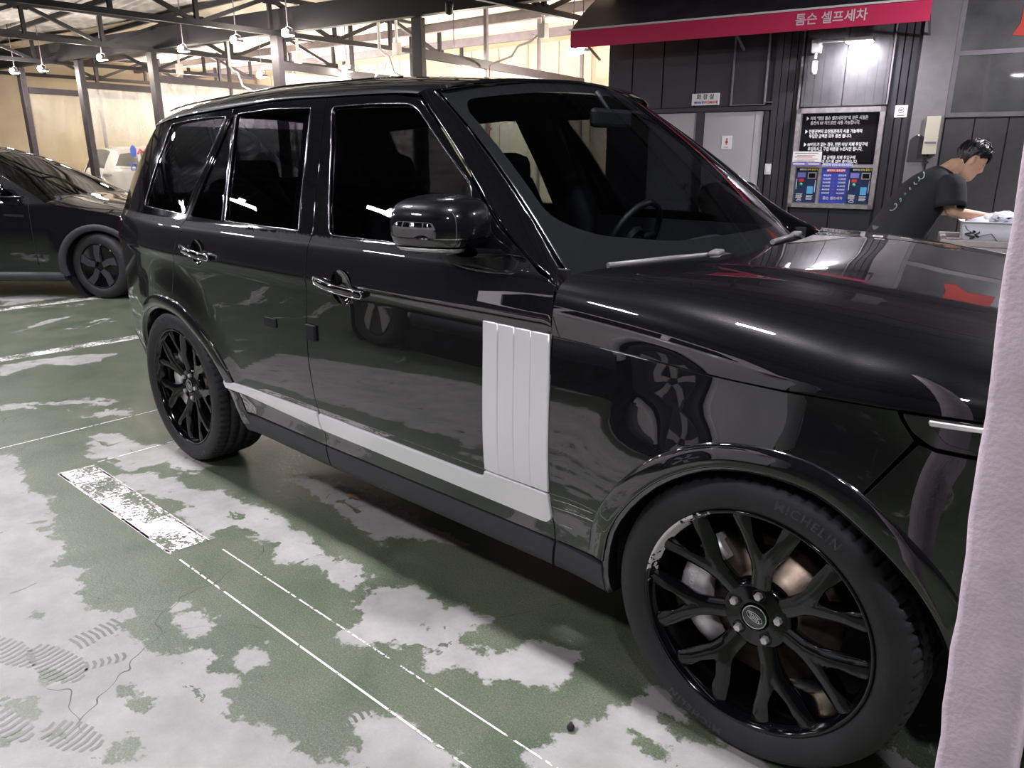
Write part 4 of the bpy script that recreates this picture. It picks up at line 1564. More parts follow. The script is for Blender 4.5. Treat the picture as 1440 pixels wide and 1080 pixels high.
def build_wheel(x, s, rot0, front, steer=0.0):
    wp = part('wheel', suv, (x, s * .845, .377), (0, 0, 0 if s < 0 else math.pi))
    # local frame: outward = -y
    o = link('tyre', TY if TY.users == 0 else TY, None, wp)
    if not TY.materials:
        TY.materials.append(M['rubber'])
    lip = MB().lathe([(.284, .105), (.2895, .118), (.290, .1235), (.287, .1262), (.282, .1245), (.279, .118), (.275, .108), (.268, .10)], 96, (0, 0, 0), (0, -1, 0))
    lip.build('rim_lip', M['lip_scuffed'] if front and s < 0 else M['rim_black'], wp, fix=False)
    MB().lathe([(.268, .104), (.258, .07), (.252, .0), (.258, -.09), (.275, -.115)], 72, (0, 0, 0), (0, -1, 0)).build('rim_barrel', M['rim_black'], wp)
    near = s < 0
    SO = rounded(spoke_outline(), .010, 3)
    for k in range(7):
        a = rot0 + k * 2 * math.pi / 7
        ca, sa = math.cos(a), math.sin(a)

        def sf(u, v, ca=ca, sa=sa):
            r = np.hypot(u, v)
            c_ = R(13) * np.clip((r - .125) / .14, 0, 1)
            dd = np.abs(r * (np.abs(np.arctan2(v, u)) - c_))
            rid = .0045 * (dd / .02) ** 2
            return np.stack([u * ca - v * sa, -(ydish(r) - rid), u * sa + v * ca], -1)
        panel('spoke', SO, sf, (0, -1, 0), M['rim_black'], wp, grid=.012, gap=0, bev=.004, depth=.045, step=.012)
    MB().lathe([(.0, .080), (.034, .080), (.036, .084), (.040, .085), (.045, .082), (.078, .083), (.086, .079), (.092, .068), (.094, .03)], 60, (0, 0, 0), (0, -1, 0)).build('hub', M['rim_black'], wp)
    for k in range(5):
        a = R(86) + k * R(72) if front else R(70) + k * R(72)
        c = Vector((.060 * math.cos(a), 0, .060 * math.sin(a)))
        MB().lathe([(.0165, .06), (.0165, .0835), (.014, .0845), (.0135, .07)], 20, c, (0, -1, 0)).build('lug_socket', M['dark'], wp)
        MB().lathe([(.0, .0955), (.0085, .0955), (.0105, .0925), (.0105, .07)], 6, c, (0, -1, 0), False).build('lug_nut', M['nut'], wp)
    MB().lathe([(0, .0880), (.029, .0880), (.0305, .087)], 40, (0, 0, 0), (0, -1, 0)).build('center_cap', M['emblem'], wp)
    ring = MB().tube([(.0300 * math.cos(g), -.0882, .0300 * math.sin(g)) for g in np.linspace(0, 6.2832, 41)[:-1]], .0012, 6, True)
    rc, rs_ = math.cos(R(180 - 22)), math.sin(R(180 - 22))
    ring.tube([(.0215 * math.cos(g) * rc - .0105 * math.sin(g) * rs_, -.0884, .0215 * math.cos(g) * rs_ + .0105 * math.sin(g) * rc) for g in np.linspace(0, 6.2832, 41)[:-1]], .0008, 6, True)
    ring.build('cap_ring', M['nut'], wp)

    def cap(x_, y_, z_):
        return (x_ * rc - y_ * rs_, -.0885 - z_, x_ * rs_ + y_ * rc)
    if near:
        text_on('cap_lettering', 'LAND-', .0095, M['nut'], wp, lambda a, b, c_: cap(a - .002, b + .0038, c_), .0003, bold=.0002)
        text_on('cap_lettering', '-ROVER', .0095, M['nut'], wp, lambda a, b, c_: cap(a + .002, b - .0040, c_), .0003, bold=.0002)
        for ang0, txt in (((70, 'MICHELIN'), (-110, 'MICHELIN')) if front else ((110, 'MICHELIN'), (-70, 'MICHELIN'))):
            def tw(a, b, c_, ang0=ang0):
                r = .335 + b
                g = R(ang0) - a / .335
                yy = -np.interp(r, [.318, .332, .348, .358], [.1365, .1375, .1345, .130]) - .0006 - c_
                return (r * math.cos(g), float(yy), r * math.sin(g))
            text_on('tyre_lettering', txt, .030, M['rubber_text'], wp, tw, .0004, spacing=1.25, bold=.0006)
    # brake disc and caliper, caliper behind the axle
    MB().lathe([(.075, .045), (.095, .050), (.098, .028), (.190, .028), (.192, .010), (.19, -.005)], 60, (0, 0, 0), (0, -1, 0)).build('brake_disc', M['disc'], wp)
    cal = MB()
    sg = 1 if s < 0 else -1
    A = [180 + t for t in np.linspace(-50, 50, 13)]
    P = []
    for t, a in enumerate(A):
        k = abs(t - 6) / 6
        a = R(a) if s < 0 else R(180 - a)
        r0, r1 = .135 + .01 * k, .222 - .012 * k
        yo = .066 - .018 * k ** 3
        P.append([(r * math.cos(a), -y, r * math.sin(a)) for r, y in ((r0, .03), (r0 + .005, yo - .006), (r0 + .02, yo), ((r0 + r1) / 2, yo + .003), (r1 - .02, yo), (r1 - .004, yo - .008), (r1, .02), (r1 - .01, -.02))])
    cal.grid(P)
    for e in (0, len(P) - 1):
        cal.f.append(tuple(e * 8 + j for j in range(8)))
        cal.sm.append(False)
    cal.build('brake_caliper', M['caliper'], wp, fix=True)
    if near and front:
        def ct(a, b, c_):
            r = .182 + b
            g = R(180) + a / .18
            return (r * math.cos(g), -.070 - c_, r * math.sin(g))
        text_on('caliper_lettering', 'LAND ROVER', .021, M['white_print'], wp, ct, .0003)
        text_on('caliper_lettering', 'brembo', .012, M['white_print'], wp, lambda a, b, c_: ct(a + .045, b - .025, c_), .0003)
    MB().lathe([(.0, .04), (.075, .045)], 30, (0, 0, 0), (0, -1, 0)).build('hub_carrier', M['dark'], wp)


build_wheel(0, -1, R(87.7), True)
build_wheel(-2.922, -1, R(97), False)
build_wheel(0, 1, R(60), True)
build_wheel(-2.922, 1, R(40), False)


# ------------------------------------------------------------------ steel trusses over the forecourt
def truss(x, y0, y1, label, zb=3.70, zt=4.30, n=None):
    t = thing('roof_truss', label, 'truss', (x, 0, 0), 0, None)
    L = y1 - y0
    n = n or int(round(L / 1.45))
    MB().bar((0, y0, zb), (0, y1, zb), .09, .09).build('bottom_chord', M['beam'], t)
    MB().bar((0, y0, zt), (0, y1, zt), .09, .09).build('top_chord', M['beam'], t)
    for k in range(n + 1):
        y = y0 + L * k / n
        MB().bar((0, y, zb), (0, y, zt), .07, .07, (0, 1, 0)).build('upright', M['beam'], t)
        if k < n:
            y2 = y0 + L * (k + 1) / n
            a, b = ((y, zb), (y2, zt)) if k % 2 else ((y, zt), (y2, zb))
            MB().bar((0, a[0], a[1]), (0, b[0], b[1]), .07, .07).build('diagonal', M['beam'], t)
        if k % 2 == 0:
            MB().bbox((0, y, zt - .03), (.02, .26, .16), .01).build('gusset_plate', M['beam'], t)
        else:
            MB().bbox((0, y, zb + .03), (.02, .26, .16), .01).build('gusset_plate', M['beam'], t)
    return t


truss(-25.3, -8.5, 10.5, 'dark steel roof truss farthest from the black suv, at the end wall')
truss(-21.45, -8.5, 10.5, 'dark steel roof truss over the second post from the far end wall')
truss(-17.25, -8.5, 10.5, 'dark steel roof truss over the third post from the far end wall')
truss(-13.15, -8.5, 10.5, 'dark steel roof truss over the fourth post, ending left of the nearest bay post')
truss(-7.85, -8.5, 9.3, 'dark steel roof truss running to the corner of the black-clad building')
truss(-3.4, -8.5, 6.5, 'dark steel roof truss crossing above the cabin of the black suv')
truss(0.9, -8.5, 6.5, 'dark steel roof truss crossing above the hood of the black suv')

# lintel beam over the row of posts
lb = MB().bar((-27.1, 4.35, 3.92), (-6.9, 7.25, 3.92), .16, .42).build('lintel_beam', M['beam'])
tag(lb, 'long dark lintel beam resting along the tops of the bay posts', 'beam')

# bay posts
POSTS = [(-23.4, 4.92, 'first bay post from the far end wall, dark steel column'), (-20.55, 5.35, 'second bay post from the far end wall, dark steel column'), (-17.65, 5.85, 'third bay post from the far end wall, left of the suv roof'), (-13.25, 6.30, 'fourth bay post from the far end wall, above the suv rear door'), (-9.83, 6.90, 'nearest bay post, rising behind the suv roof')]
M['post'] = mat('mauve_black_post_paint', (.040, .034, .045), .5, var=.2, vscale=6)
for x, y, lab in POSTS:
    t = thing('bay_post', lab, 'post', (x, y, 0), R(4))
    MB().bbox((0, 0, 1.855), (.16, .12, 3.69), .008).build('column', M['post'], t)
    MB().bbox((.0, -.075, 1.855), (.22, .03, 3.69), .006).build('flange', M['post'], t)
    MB().bbox((0, 0, .02), (.34, .34, .03), .006).build('base_plate', M['post'], t)


# glazed partitions running back from the posts
def pane_mat(name, tint, milk, mc):
    m, nt, b = nodes_of(name)
    L = nt.links.new
    b.inputs['Base Color'].default_value = (*mc, 1)
    b.inputs['Roughness'].default_value = .35
    tr = N(nt, 'ShaderNodeBsdfTransparent')
    tr.inputs[0].default_value = (*tint, 1)
    tc = N(nt, 'ShaderNodeTexCoord')
    mp = N(nt, 'ShaderNodeMapping')
    mp.inputs['Scale'].default_value = (1.2, 1.2, .35)
    n = N(nt, 'ShaderNodeTexNoise')
    n.inputs['Scale'].default_value = 2.2
    n.inputs['Detail'].default_value = 7
    n.inputs['Distortion'].default_value = .8
    L(tc.outputs['Object'], mp.inputs[0])
    L(mp.outputs[0], n.inputs['Vector'])
    mr = N(nt, 'ShaderNodeMapRange')
    mr.inputs['From Min'].default_value = .35
    mr.inputs['From Max'].default_value = .75
    mr.inputs['To Min'].default_value = milk * .6
    mr.inputs['To Max'].default_value = min(1, milk * 1.7)
    L(n.outputs['Fac'], mr.inputs[0])
    # soap clings to the upper part of the sheet
    sz = N(nt, 'ShaderNodeSeparateXYZ')
    L(tc.outputs['Object'], sz.inputs[0])
    zr = N(nt, 'ShaderNodeMapRange')
    zr.inputs['From Min'].default_value = 1.7
    zr.inputs['From Max'].default_value = 2.7
    zr.inputs['To Min'].default_value = .38
    zr.inputs['To Max'].default_value = 1.25
    L(sz.outputs['Z'], zr.inputs[0])
    mu = N(nt, 'ShaderNodeMath', operation='MULTIPLY')
    L(mr.outputs[0], mu.inputs[0])
    L(zr.outputs[0], mu.inputs[1])
    mx = N(nt, 'ShaderNodeMixShader')
    L(mu.outputs[0], mx.inputs[0])
    L(tr.outputs[0], mx.inputs[1])
    L(b.outputs[0], mx.inputs[2])
    L(mx.outputs[0], nt.nodes['Material Output'].inputs[0])
    return m


M['pane_white'] = pane_mat('soap_whitened_vinyl_pane', (.93, .94, .93), .32, (.85, .84, .83))
M['pane'] = pane_mat('soap_misted_vinyl_pane', (.93, .92, .88), .15, (.75, .74, .72))
WD = Vector((-.170, .985, 0))
for k, (x, y, lab) in enumerate(POSTS):
    t = thing('wash_bay_partition', 'glazed bay partition running back from the ' + lab.split(',')[0], 'partition', (x, y, 0), math.atan2(WD.y, WD.x) - math.pi / 2)
    Lp = 6.2
    MB().bar((0, .08, 3.14), (0, Lp, 3.14), .10, .15).build('top_rail', M['post'], t)
    MB().bar((0, .08, .08), (0, Lp, .08), .10, .14).build('bottom_rail', M['post'], t)
    cuts = [.08, 2.05, 4.10, 6.15]
    for a in cuts[1:]:
        MB().bar((0, a, .1), (0, a, 4.40), .07, .07, (0, 1, 0)).build('mullion', M['beam_grey'] if k == 4 else M['post'], t)
    for a, b in zip(cuts[:-1], cuts[1:]):
        MB().box((0, (a + b) / 2, 1.61), (.008, b - a - .06, 2.9)).build('pane', M['pane'] if k == 0 else M['pane_white'], t)

# stickers on the pane of the second partition
x, y, _l = POSTS[1]
st_ = thing('sticker', 'blue and red sticker on the misted pane behind the second bay post', 'sticker', (x, y, 0), math.atan2(WD.y, WD.x) - math.pi / 2)
M['st_blue'] = mat('blue_sticker', (.05, .12, .60), .5)
M['st_red'] = mat('red_sticker', (.75, .06, .12), .5)
MB().prism([(1.08 + .085 * math.cos(a), 1.57 + .15 * math.sin(a)) for a in np.linspace(0, 6.2832, 17)[:-1]], .010, .014, lambda u, v, h: (h, u, v)).build('emblem', M['st_blue'], st_, fix=True)
MB().tube([(.014, 1.20, 1.50), (.014, 1.28, 1.62), (.014, 1.36, 1.55), (.014, 1.45, 1.60)], .022, 6).build('flourish', M['st_red'], st_)
MB().tube([(.014, .97, 1.09), (.014, 1.10, 1.09), (.014, 1.10, 1.25), (.014, .97, 1.25)], .018, 6, True).build('square_mark', M['st_blue'], st_)

# ------------------------------------------------------------------ lamps
M['led'] = mat('lit_led_panel', (1, 1, 1), .5, emit=(1.0, .96, .93), estr=55)
M['led_warm'] = mat('lit_warm_led_panel', (1, 1, 1), .5, emit=(1.0, .90, .78), estr=55)
M['white_pipe'] = mat('white_enamel_pipe', (.78, .75, .75), .35)
M['dev_white'] = mat('white_plastic_housing', (.70, .68, .68), .5)


def flood(loc, label, sx, sy, rz, warm, hang, group):
    t = thing('floodlight', label, 'lamp', loc, rz, group)
    MB().bbox((0, 0, .035), (sx, sy, .05), .008).build('housing', M['beam_grey'], t)
    MB().box((0, 0, .006), (sx * .9, sy * .9, .008)).build('led_panel', M['led_warm'] if warm else M['led'], t)
    br = MB().tube([(-sx / 2, 0, .03), (-sx / 2 - .02, 0, .12), (0, 0, .17), (sx / 2 + .02, 0, .12), (sx / 2, 0, .03)], .010, 6)
    br.tube([(0, 0, .16), (0, 0, hang)], .010, 6)
    br.build('bracket', M['beam_grey'], t)
    return t


L1 = ['overhead floodlight ' + q for q in ('at the far end of the row, beyond the third truss', 'beside the fourth truss, well behind the crossover', 'over the black crossover', 'over the floor between crossover and suv tail', 'over the rear doors of the black suv', 'over the windshield of the black suv', 'in front of the suv nose, past the mauve pillar')]
L2 = ['LED bar lamp over the drive ' + q for q in ('at the far end, camera side', 'beside the fourth truss, camera side', 'opposite the black crossover', 'above the nose of the parked white suv', 'above the tail of the parked white suv', 'above and behind the mauve pillar')]
for k, (x, y, z) in enumerate(ROW):
    flood((x, y, z), L1[k], .34, .20, 0, False, .46, None)
for k, (x, y, z) in enumerate(ROW2):
    flood((x, y, z), L2[k], .40, .11, R(30), False, .86, None)
BL = ['cool white lamp at the far left under the farthest trusses', 'glaring warm lamp beside the first bay post from the far end', 'glaring lamp on the second bay post from the far end', 'warm lamp just above the third bay post from the far end', 'lamp in a wire bracket left of the fourth bay post', 'lamp at the top right of the fourth bay post', 'lower lamp inside the bay left of the fourth bay post', 'round glaring lamp inside the bay just left of the nearest bay post', 'small lamp inside the bay right of the nearest bay post', 'left lamp of the pair under the end of the red awning', 'right lamp of the pair under the end of the red awning']
for k, (x, y, z) in enumerate(BAYL):
    t = flood((x, y, z), BL[k], .20, .16, R(10), True, (4.60 if y < 6.6 else 4.425 - .05 * (y - 7)) - z, None)
    # these are tilted: a round glare face towards the bay mouth
    MB().lathe([(0, .045), (.055, .04), (.075, .015), (.075, 0)], 16, (0, -.06, .05), (.25, -.95, -.2)).build('lamp_face', M['led_warm'], t)

# ------------------------------------------------------------------ boom arms with red hoses in the bays
M['red_hose'] = mat('red_pressure_hose', (.55, .03, .06), .4)
BOOMS = [
    ('white boom arm and red hose in the bay left of the third bay post', (-19.2, 7.2), -.9),
    ('white boom arm and red hose in the bay right of the third bay post', (-15.0, 7.9), -.8),
    ('white boom arm and red hose in the bay just left of the nearest bay post', (-12.2, 8.4), -1.0),
    ('white boom arm and red hose in the bay right of the nearest bay post', (-8.5, 8.6), -1.5),
]
for lab, (x, y), ln in BOOMS:
    t = thing('boom_arm', lab, 'boom arm', (x, y, 3.55))
    MB().bbox((0, 0, 0), (.16, .14, .24), .02).build('pivot_box', M['dev_white'], t)
    MB().tube([(0, 0, .1), (0, 0, .86)], .03, 8).build('hanger', M['white_pipe'], t)
    MB().tube([(-.05, 0, -.02), (ln * .18, .04, -.12), (ln * .45, .1, -.18), (ln * .56, .12, -.33), (ln * .95, .2, -.42), (ln, .22, -.46)], .022, 8).build('pipe', M['white_pipe'], t)
    MB().tube([(-.03, 0, -.1), (ln * .2, .04, -.02)], .012, 6).build('stay', M['white_pipe'], t)
    pts = [(ln, .22, -.46), (ln, .22, -.9)] + [(ln + .03 * math.cos(a), .22 + .03 * math.sin(a), -.9 - a * .012) for a in np.arange(0, 60, .8)] + [(ln, .22, -2.3)]
    MB().tube(pts, .011, 5).build('hose', M['red_hose'], t)
for lab, (x, y), ln in (('bare white swing pipe in the bay left of the fourth bay post', (-16.9, 7.3), .8), ('bare white swing pipe hanging below the lamp right of the fourth bay post', (-11.9, 7.7), .7)):
    t = thing('swing_pipe', lab, 'pipe', (x, y, 3.5))
    MB().tube([(0, 0, .92), (0, 0, -.05)], .03, 8).build('hanger', M['white_pipe'], t)
    MB().tube([(0, 0, -.05), (ln * .2, 0, -.15), (ln * .4, 0, -.20), (ln * .6, 0, -.5), (ln, 0, -.6)], .022, 8).build('pipe', M['white_pipe'], t)

# security camera under the lintel above the nearest post
t = thing('security_camera', 'dark dome and bullet camera under the roof edge, right of the nearest bay post', 'camera', (-8.15, 6.0, 3.62), R(20))
MB().bbox((0, 0, .16), (.16, .12, .24), .03).build('housing', M['dev_white'], t)
MB().lathe([(0, -.16), (.055, -.15), (.06, 0), (.05, .03), (0, .03)], 16, (0, -.02, -.02), (.35, -.6, .7)).build('camera_tube', M['beam'], t)
MB().tube([(0, 0, .25), (0, 0, .6)], .03, 8).build('stem', M['beam'], t)

# ------------------------------------------------------------------ red awning
aw = thing('awning', 'long crimson awning with white lettering over the doors and payment kiosk', 'awning')
M['crimson'] = mat('crimson_awning_fabric', (.60, .02, .095), .55, bump=.08, bscale=60)
M['aw_top'] = mat('dark_awning_top', (.035, .025, .032), .35, bump=.4, bscale=4, var=.4, vscale=3)
f = MB()
f.grid([[wl(s, 3.075, 1.0) , wl(s, 3.20, 1.008), wl(s, 3.325, 1.0)] for s in np.linspace(-3.96, 1.03, 12)])
f.grid([[wl(s, 3.075, .985), wl(s, 3.20, .99), wl(s, 3.325, .985)] for s in np.linspace(-3.96, 1.03, 12)])
f.build('valance', M['crimson'], aw, fix=False)
MB().grid([[wl(s, 3.325 + .62 * t + .04 * math.sin(t * 3.1) + .012 * math.sin(s * 3), 1.0 - 1.0 * t) for t in np.linspace(0, 1, 8)] for s in np.linspace(-3.96, 1.03, 30)]).build('awning_cover', M['aw_top'], aw)
mb = MB()
wbox(mb, -3.98, 1.05, 3.32, 3.345, .97, 1.03)
mb.build('front_bar', M['dev_white'], aw)
for s in (-3.9, -1.5, 1.0):
    MB().bar(wl(s, 3.32, .98), wl(s, 3.0, .0), .03, .03).build('awning_arm', M['beam_grey'], aw)


def wtext(name, s, size, m, par, s0, z0, off, **kw):
    return text_on(name, s, size, m, par, lambda a, b, c: wl(s0 + a, z0 + b, off + c), .001, **kw)


M['aw_text'] = mat('pale_pink_lettering', (.80, .62, .66), .6)
wtext('awning_lettering', '톰슨 셀프세차', .155, M['aw_text'], aw, -.14, 3.20, 1.012, bold=.0025)

# lamp, arm and intercom on the wall
t = thing('wall_floodlight', 'white LED floodlight on an arm under the awning, over the kiosk', 'lamp')
MB().tube([wl(-.38, 2.98, .02), wl(-.38, 3.02, .25), wl(.05, 2.98, .5)], .022, 8).build('lamp_arm', M['white_pipe'], t)
mb = MB()
wbox(mb, .0, .36, 2.955, 3.0, .36, .58)
mb.build('housing', M['dev_white'], t)
mb = MB()
wbox(mb, .02, .34, 2.945, 2.955, .38, .56)
mb.build('led_panel', M['led'], t)
t = thing('intercom', 'white box camera with hanging sensor under the awning, beside the floodlight', 'camera')
mb = MB().bbox(wl(-.43, 2.97, .12), (.13, .16, .18), .015, A11)
mb.build('housing', M['dev_white'], t)
MB().tube([wl(-.43, 2.88, .14), wl(-.43, 2.80, .16)], .022, 8).build('stem', M['white_pipe'], t)
MB().lathe([(0, -.02), (.045, 0), (.05, .03), (.045, .17), (0, .18)], 14, wl(-.43, 2.60, .18), (0, 0, 1)).build('sensor', M['dev_white'], t)

# ------------------------------------------------------------------ signs
t = thing('restroom_sign', 'white restroom sign with black Korean letters above the two doors', 'sign')
mb = MB()
wbox(mb, -2.25, -1.82, 2.225, 2.40, .012, .06)
mb.build('board', M['white_print'], t)
wtext('sign_lettering', '화 장 실', .085, M['black_print'], t, -2.035, 2.345, .062, bold=.001)
M['blue_print'] = mat('blue_print', (.03, .09, .45), .5)
M['red_print'] = mat('red_print', (.62, .03, .05), .5)
wtext('sign_lettering', 'MAN', .052, M['blue_print'], t, -2.15, 2.265, .062, bold=.001)
wtext('sign_lettering', 'WOMAN', .052, M['red_print'], t, -1.955, 2.265, .062, bold=.001)


def figure_icon(par, s, z, h, m, off, dress):
    mb = MB()
    mb.add([wl(s + .16 * h * math.cos(a), z + .36 * h + .13 * h * math.sin(a), off) for a in np.linspace(0, 6.2832, 13)[:-1]], [tuple(range(12))])
    if dress:
        mb.add([wl(s + a * h, z + b * h, off) for a, b in ((-.10, .2), (.10, .2), (.26, -.2), (-.26, -.2))], [(0, 1, 2, 3)])
    else:
        mb.add([wl(s + a * h, z + b * h, off) for a, b in ((-.15, .2), (.15, .2), (.13, -.2), (-.13, -.2))], [(0, 1, 2, 3)])
    mb.add([wl(s + a * h, z + b * h, off) for a, b in ((-.10, -.2), (-.01, -.2), (-.01, -.5), (-.10, -.5))], [(0, 1, 2, 3)])
    mb.add([wl(s + a * h, z + b * h, off) for a, b in ((.01, -.2), (.10, -.2), (.10, -.5), (.01, -.5))], [(0, 1, 2, 3)])
    mb.build('figure_icon', m, par)


figure_icon(t, -2.075, 2.268, .052, M['blue_print'], .0625, False)
figure_icon(t, -1.845, 2.268, .052, M['red_print'], .0625, True)
t = thing('door_sign', 'small square white sign with a red woman figure on the pale door', 'sign')
mb = MB()
wbox(mb, -1.73, -1.57, 1.56, 1.76, .022, .028)
mb.build('board', M['white_print'], t)
figure_icon(t, -1.65, 1.675, .10, M['red_print'], .030, True)
mb = MB()
wbox(mb, -1.68, -1.62, 1.585, 1.592, .028, .0295)
mb.build('sign_lettering', M['black_print'], t)
t = thing('light_switch', 'white wall switch beside the pale restroom door', 'switch')
mb = MB()
wbox(mb, -1.02, -.93, 1.18, 1.34, .012, .04)
mb.build('switch_plate', M['dev_white'], t)
mb = MB()
wbox(mb, -.995, -.955, 1.22, 1.30, .04, .046)
mb.build('rocker', M['white_print'], t)
t = thing('notice_sign', 'small white notice with a grey camera symbol, right of the kiosk top', 'sign')
mb = MB()
wbox(mb, .70, .86, 1.98, 2.14, .02, .027)
mb.build('board', M['white_print'], t)
mb = MB()
P = [(math.cos(a) * .035, math.sin(a) * .035) for a in np.linspace(0, 6.2832, 25)]
mb.tube([wl(.78 + a, 2.075 + b, .029) for a, b in P[:-1]], .0035, 5, True)
wbox(mb, .757, .80, 2.068, 2.084, .027, .030)
wbox(mb, .73, .83, 2.0, 2.012, .027, .029)
mb.build('symbol', mat('grey_print', (.12, .12, .13), .5), t)
t = thing('breaker_box', 'cream electrical box high on the grey pillar near the man', 'box')
mb = MB()
wbox(mb, 1.13, 1.30, 1.48, 1.98, .10, .22)
mb.build('housing', mat('cream_plastic', (.66, .60, .48), .45), t)
mb = MB()
wbox(mb, 1.145, 1.285, 1.62, 1.645, .22, .226)
mb.build('seam', M['beam_grey'], t)
mb = MB()
mb.tube([wl(1.20, 1.48, .14), wl(1.19, 1.38, .13), wl(1.19, 1.25, .13), wl(1.17, 1.1, .12), wl(1.18, .4, .12)], .012, 6)
mb.tube([wl(1.21, 1.46, .15), wl(1.185, 1.40, .15), wl(1.19, 1.33, .15), wl(1.22, 1.38, .15)], .015, 6)
mb.build('cable', M['beam'], t)
t = thing('access_panel', 'dark arched plate with a silver knob on the grey pillar', 'panel')
P = [(-.105, -.18), (.105, -.18)] + [(.105 * math.cos(a), .07 + .105 * math.sin(a)) for a in np.linspace(0, math.pi, 13)]
MB().prism([(a + 1.055, b + 1.56) for a, b in P], .10, .115, lambda u, v, h: wl(u, v, h)).build('plate', M['clad'], t)
MB().lathe([(0, .03), (.018, .025), (.02, .01), (.012, 0)], 14, wl(1.055, 1.73, .115), WN).build('knob', M['chrome'], t)

# ------------------------------------------------------------------ payment kiosk
t = thing('payment_kiosk', 'steel-framed payment kiosk with black instruction board and two card machines', 'kiosk')
mb = MB()
for a, b, c, d in ((-.61, .59, 2.06, 2.13), (-.61, .59, .705, .765), (-.61, -.545, .705, 2.13), (.525, .59, .705, 2.13)):
    wbox(mb, a, b, c, d, .0, .13)
wbox(mb, -.56, .54, .75, 2.08, .0, .045)
mb.build('frame', M['steel'], t)
M['board'] = mat('black_acrylic_board', (.010, .009, .011), .12, coat=.5)
mb = MB()
wbox(mb, -.535, .515, 1.335, 2.055, .045, .06)
mb.build('instruction_board', M['board'], t)
lines_ = [(1.985, '▶ 저희 "명암 톰슨 셀프세차장"의 모든 시설은'), (1.920, '     충전식 RF 카드로만 사용 가능합니다.'), (1.800, '▶ 만원권부터 오만원권까지 사용 가능하며'), (1.735, '     투입한 금액은 모두 충전 됩니다.'), (1.615, '▶ RF카드가 없는 경우, 만원 이상 지폐 투입구에'), (1.550, '     투입하시고 구입 버튼을 누르시면 됩니다.'), (1.430, '▶ 충전시, 충전 할 금액을 지폐 투입구에'), (1.370, '     넣고 충전기에 카드를 대면 충전됩니다.')]
for z, s in lines_:
    vs_, fs_ = text_geo(s, .060, .001, align='LEFT', bold=.0010)
    MB().add([wl(-.475 + v.x * .745, z + v.y, .0615 + v.z) for v in vs_], fs_).build('board_lettering', M['white_print'], t)
mb = MB()
wbox(mb, -.56, .54, 1.29, 1.335, .045, .075)
mb.build('divider', M['steel'], t)
M['navy'] = mat('navy_machine_front', (.012, .028, .085), .35)
M['royal'] = mat('royal_blue_price_board', (.035, .06, .36), .35, var=.25, vscale=6)
M['sky'] = mat('sky_blue_button', (.10, .42, .70), .4)
M['lav'] = mat('lavender_strip', (.20, .18, .50), .4)
M['yel'] = mat('yellow_print', (.75, .58, .08), .5)
M['green_p'] = mat('green_print', (.10, .50, .25), .5)
mb = MB()
wbox(mb, -.17, .205, .775, 1.285, .045, .07)
mb.build('price_board', M['royal'], t)
mb = MB()
wbox(mb, -.10, .15, 1.225, 1.268, .07, .076)
mb.build('price_title', M['red_print'], t)
wtext('price_lettering', '세차카드 충전금액', .034, M['white_print'], t, .025, 1.246, .0775, bold=.0006)
wtext('price_lettering', '투입금액', .030, M['white_print'], t, -.09, 1.175, .0715, bold=.0005)
wtext('price_lettering', '충전금액', .030, M['white_print'], t, .12, 1.175, .0715, bold=.0005)
for k, (a, b) in enumerate((('10,000원', '11,000원'), ('20,000원', '23,000원'), ('30,000원', '35,000원'), ('40,000원', '47,000원'), ('50,000원', '60,000원'))):
    z = 1.125 - k * .051
    wtext('price_lettering', a, .030, M['white_print'], t, -.09, z, .0715, bold=.0005)
    wtext('price_lettering', '▶', .022, M['red_print'], t, .015, z, .0715)
    wtext('price_lettering', b, .030, M['white_print'], t, .12, z, .0715, bold=.0005)
wtext('price_lettering', '톰슨 셀프세차', .048, M['aw_text'], t, .02, .845, .0715, bold=.0006)
